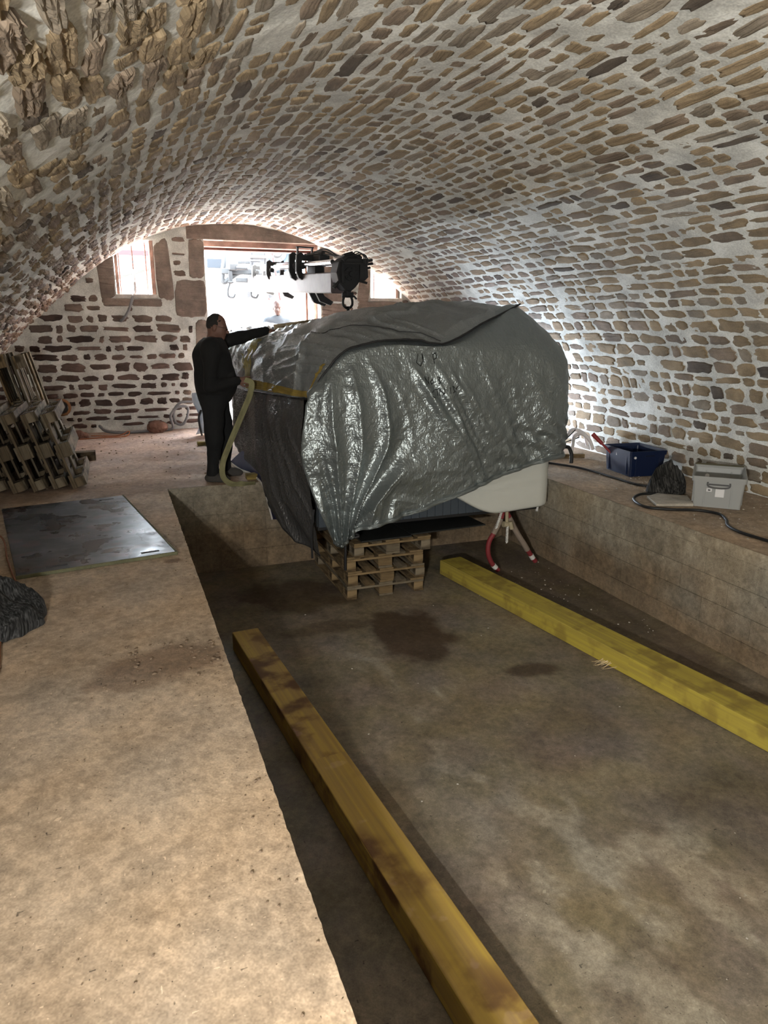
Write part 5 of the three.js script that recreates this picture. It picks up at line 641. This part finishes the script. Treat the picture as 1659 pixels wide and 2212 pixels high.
// ------------------------------------------------------------------ outside: ramp, street, vehicles
{
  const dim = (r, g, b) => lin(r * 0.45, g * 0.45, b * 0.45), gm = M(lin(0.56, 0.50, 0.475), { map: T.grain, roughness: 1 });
  const ramp = surf(8, 40, (u, v) => { const z = lerp(-12.3, -40, Math.pow(v, 1.6)); return V(lerp(0.9, 3.9, u), GY(z), z); }, (u, v, p) => [p.x, p.z]);
  tag(part('ramp', merge([ramp, box(3.0, 0.5, 4, 2.4, -0.25, -14.3, 0)]), gm, scene), 'pale ramp rising from the doorway up to the street', 'ground', null, 'structure');
  const SY = (z) => lerp(1.98, 2.93, clamp((-12.4 - z) / 6.6));
  const side = (x0, x1) => merge([surf(6, 20, (u, v) => { const z = lerp(-12.4, -45, Math.pow(v, 1.6)); return V(lerp(x0, x1, u), SY(z), z); }, (u, v, p) => [p.x, p.z]), surf(2, 20, (u, v) => { const z = lerp(-12.4, -19, v), x = Math.abs(x0) > Math.abs(x1) ? x1 : x0; return V(Math.abs(x0 - 2.4) < Math.abs(x1 - 2.4) ? x0 : x1, lerp(-0.1, SY(z), u), z); })]);
  tag(part('street', merge([side(-25, 0.9), side(3.9, 30)]), gm, scene), 'pale gravel yard outside at the level of the small windows', 'ground', null, 'structure');
  const tr = thing('truck', 'large truck wheel and chassis parked outside above the doorway', 'truck'); const wc = [4.28, 3.47, -19.5], cy = (r0, r1, z0, z1, n = 40) => cyl([wc[0], wc[1], z0], [wc[0], wc[1], z1], r0, r1, n);
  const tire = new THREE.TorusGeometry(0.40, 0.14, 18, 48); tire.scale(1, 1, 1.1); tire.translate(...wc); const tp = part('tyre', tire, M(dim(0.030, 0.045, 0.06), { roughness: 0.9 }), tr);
  const rim = part('rim', merge([cy(0.30, 0.29, -19.52, -19.44), cy(0.16, 0.12, -19.44, -19.36, 24)]), M(dim(0.07, 0.065, 0.065)), tr);
  for (let i = 0; i < 8; i++) part('rim_hole', cyl([wc[0] + Math.cos(i * 0.785) * 0.22, wc[1] + Math.sin(i * 0.785) * 0.22, -19.44], [wc[0] + Math.cos(i * 0.785) * 0.22, wc[1] + Math.sin(i * 0.785) * 0.22, -19.425], 0.035), mat.black, rim);
  part('chassis', merge([box(4, 0.35, 1.6, 5.2, 4.15, -20.4, 0.03), box(0.12, 1.2, 0.3, 3.62, 3.7, -19.9, 0.02), box(3.6, 1.4, 1.6, 5.6, 5.0, -20.4, 0.05)]), M(dim(0.13, 0.17, 0.22)), tr);
  const lg = thing('stabiliser', 'grey hydraulic stabiliser leg of the crane standing outside left of the wheel', 'stabiliser'); 
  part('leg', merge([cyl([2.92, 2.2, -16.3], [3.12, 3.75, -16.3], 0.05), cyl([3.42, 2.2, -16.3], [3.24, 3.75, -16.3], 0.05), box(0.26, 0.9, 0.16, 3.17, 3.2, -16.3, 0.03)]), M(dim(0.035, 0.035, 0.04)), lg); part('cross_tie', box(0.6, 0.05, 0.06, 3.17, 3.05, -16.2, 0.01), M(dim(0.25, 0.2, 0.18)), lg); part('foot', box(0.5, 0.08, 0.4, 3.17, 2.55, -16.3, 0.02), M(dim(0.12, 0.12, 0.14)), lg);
  for (const [x, s, l] of [[3.46, 0.02, 'upright red pole left of the truck wheel outside'], [3.62, 0.12, 'slanting red pole beside the truck wheel outside']]) single('pole', cyl([x + s, GY(-16.8), -16.8], [x - s, 3.9, -16.8], 0.022), M(dim(0.08, 0.02, 0.02)), l, 'pole');
  const van = thing('van', 'white van parked outside seen at the upper left of the doorway', 'van'); const vb = new THREE.Shape([[-2.2, 2.97], [2.3, 2.97], [2.3, 3.5], [1.75, 3.6], [1.2, 4.5], [-2.2, 4.5]].map(([x, y]) => new THREE.Vector2(x, y))), vg = new THREE.ExtrudeGeometry(vb, { depth: 1.7, bevelEnabled: true, bevelSize: 0.05, bevelThickness: 0.05 }); vg.translate(1.5, 0, -24); part('body', vg, M(lin(0.6, 0.62, 0.65), { roughness: 0.3 }), van);
  part('side_window', box(0.55, 0.42, 0.03, 3.05, 3.95, -22.24, 0.02), M(dim(0.015, 0.024, 0.036)), van); part('headlamp', box(0.5, 0.26, 0.05, 3.08, 3.35, -22.24, 0.02), M(dim(0.02, 0.028, 0.04)), van); part('bumper', box(1.6, 0.09, 0.06, 2.8, 2.82, -22.22, 0.02), M(dim(0.04, 0.045, 0.06)), van);
  const hz = M(dim(0.03, 0.036, 0.046), { roughness: 0.7 });
  single('hose', (() => { const pts = [[2.06, 3.35, -13.6], [2.05, 3.1, -13.55], [2.04, 2.85, -13.5], [2.0, 2.6, -13.5], [1.97, 2.42, -13.5], [2.0, 2.36, -13.5], [2.12, 2.44, -13.5], [2.26, 2.52, -13.55], [2.42, 2.56, -13.6]]; return tube(pts, 0.045, 120, 10); })(), hz, 'thick grey corrugated hose looping down in the doorway', 'hose');
  // clamps and gear hanging further out on the lifting frame
  const gear = thing('lifting_gear', 'pale steel lifting gear with two hanging hooks outside the doorway', 'lifting gear'); const gmat = M(dim(0.035, 0.04, 0.05), { roughness: 0.5, metalness: 0.2 });
  part('crossbeam', merge([box(0.75, 0.10, 0.12, 2.32, 2.55, -13.5, 0.02), box(0.5, 0.08, 0.1, 2.45, 2.40, -13.45, 0.02)]), M(dim(0.06, 0.068, 0.08)), gear);
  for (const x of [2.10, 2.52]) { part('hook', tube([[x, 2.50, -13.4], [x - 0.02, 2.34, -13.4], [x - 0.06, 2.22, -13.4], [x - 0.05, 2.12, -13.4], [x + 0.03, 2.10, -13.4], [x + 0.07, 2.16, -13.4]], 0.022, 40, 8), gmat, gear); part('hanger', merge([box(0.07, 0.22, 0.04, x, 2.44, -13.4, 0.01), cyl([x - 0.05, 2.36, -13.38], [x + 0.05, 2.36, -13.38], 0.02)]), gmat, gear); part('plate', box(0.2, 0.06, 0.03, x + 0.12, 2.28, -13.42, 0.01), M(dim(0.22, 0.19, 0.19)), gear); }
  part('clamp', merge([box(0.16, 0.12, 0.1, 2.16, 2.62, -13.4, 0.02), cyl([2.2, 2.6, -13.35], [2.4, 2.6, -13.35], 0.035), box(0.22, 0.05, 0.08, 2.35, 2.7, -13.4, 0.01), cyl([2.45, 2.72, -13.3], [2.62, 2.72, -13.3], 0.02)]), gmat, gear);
  const bar = thing('barrier', 'red and white barrier board outside behind the left window', 'barrier'); part('board', box(2.4, 0.10, 0.03, 0.4, 3.02, -15.9, 0.006), M(dim(0.16, 0.008, 0.012)), bar); part('board_lower', box(2.4, 0.10, 0.03, 0.4, 2.92, -15.9, 0.006), M(dim(0.7, 0.7, 0.7)), bar); for (const x of [-0.5, 1.3]) part('post', cyl([x, 2.2, -15.93], [x, 3.1, -15.93], 0.025), M(dim(0.3, 0.3, 0.3)), bar);
  single('drain_pipe', cyl([-0.3, 2.33, -14.6], [1.2, 2.78, -14.9], 0.05), M(dim(0.03, 0.032, 0.03)), 'grey pipe lying across the gravel outside the left window', 'pipe');
}

scene.traverse((o) => { if (o.isMesh) { o.castShadow = true; o.receiveShadow = true; } if (o.isLight && o.shadow) o.castShadow = true; });
renderer.render(scene, camera);
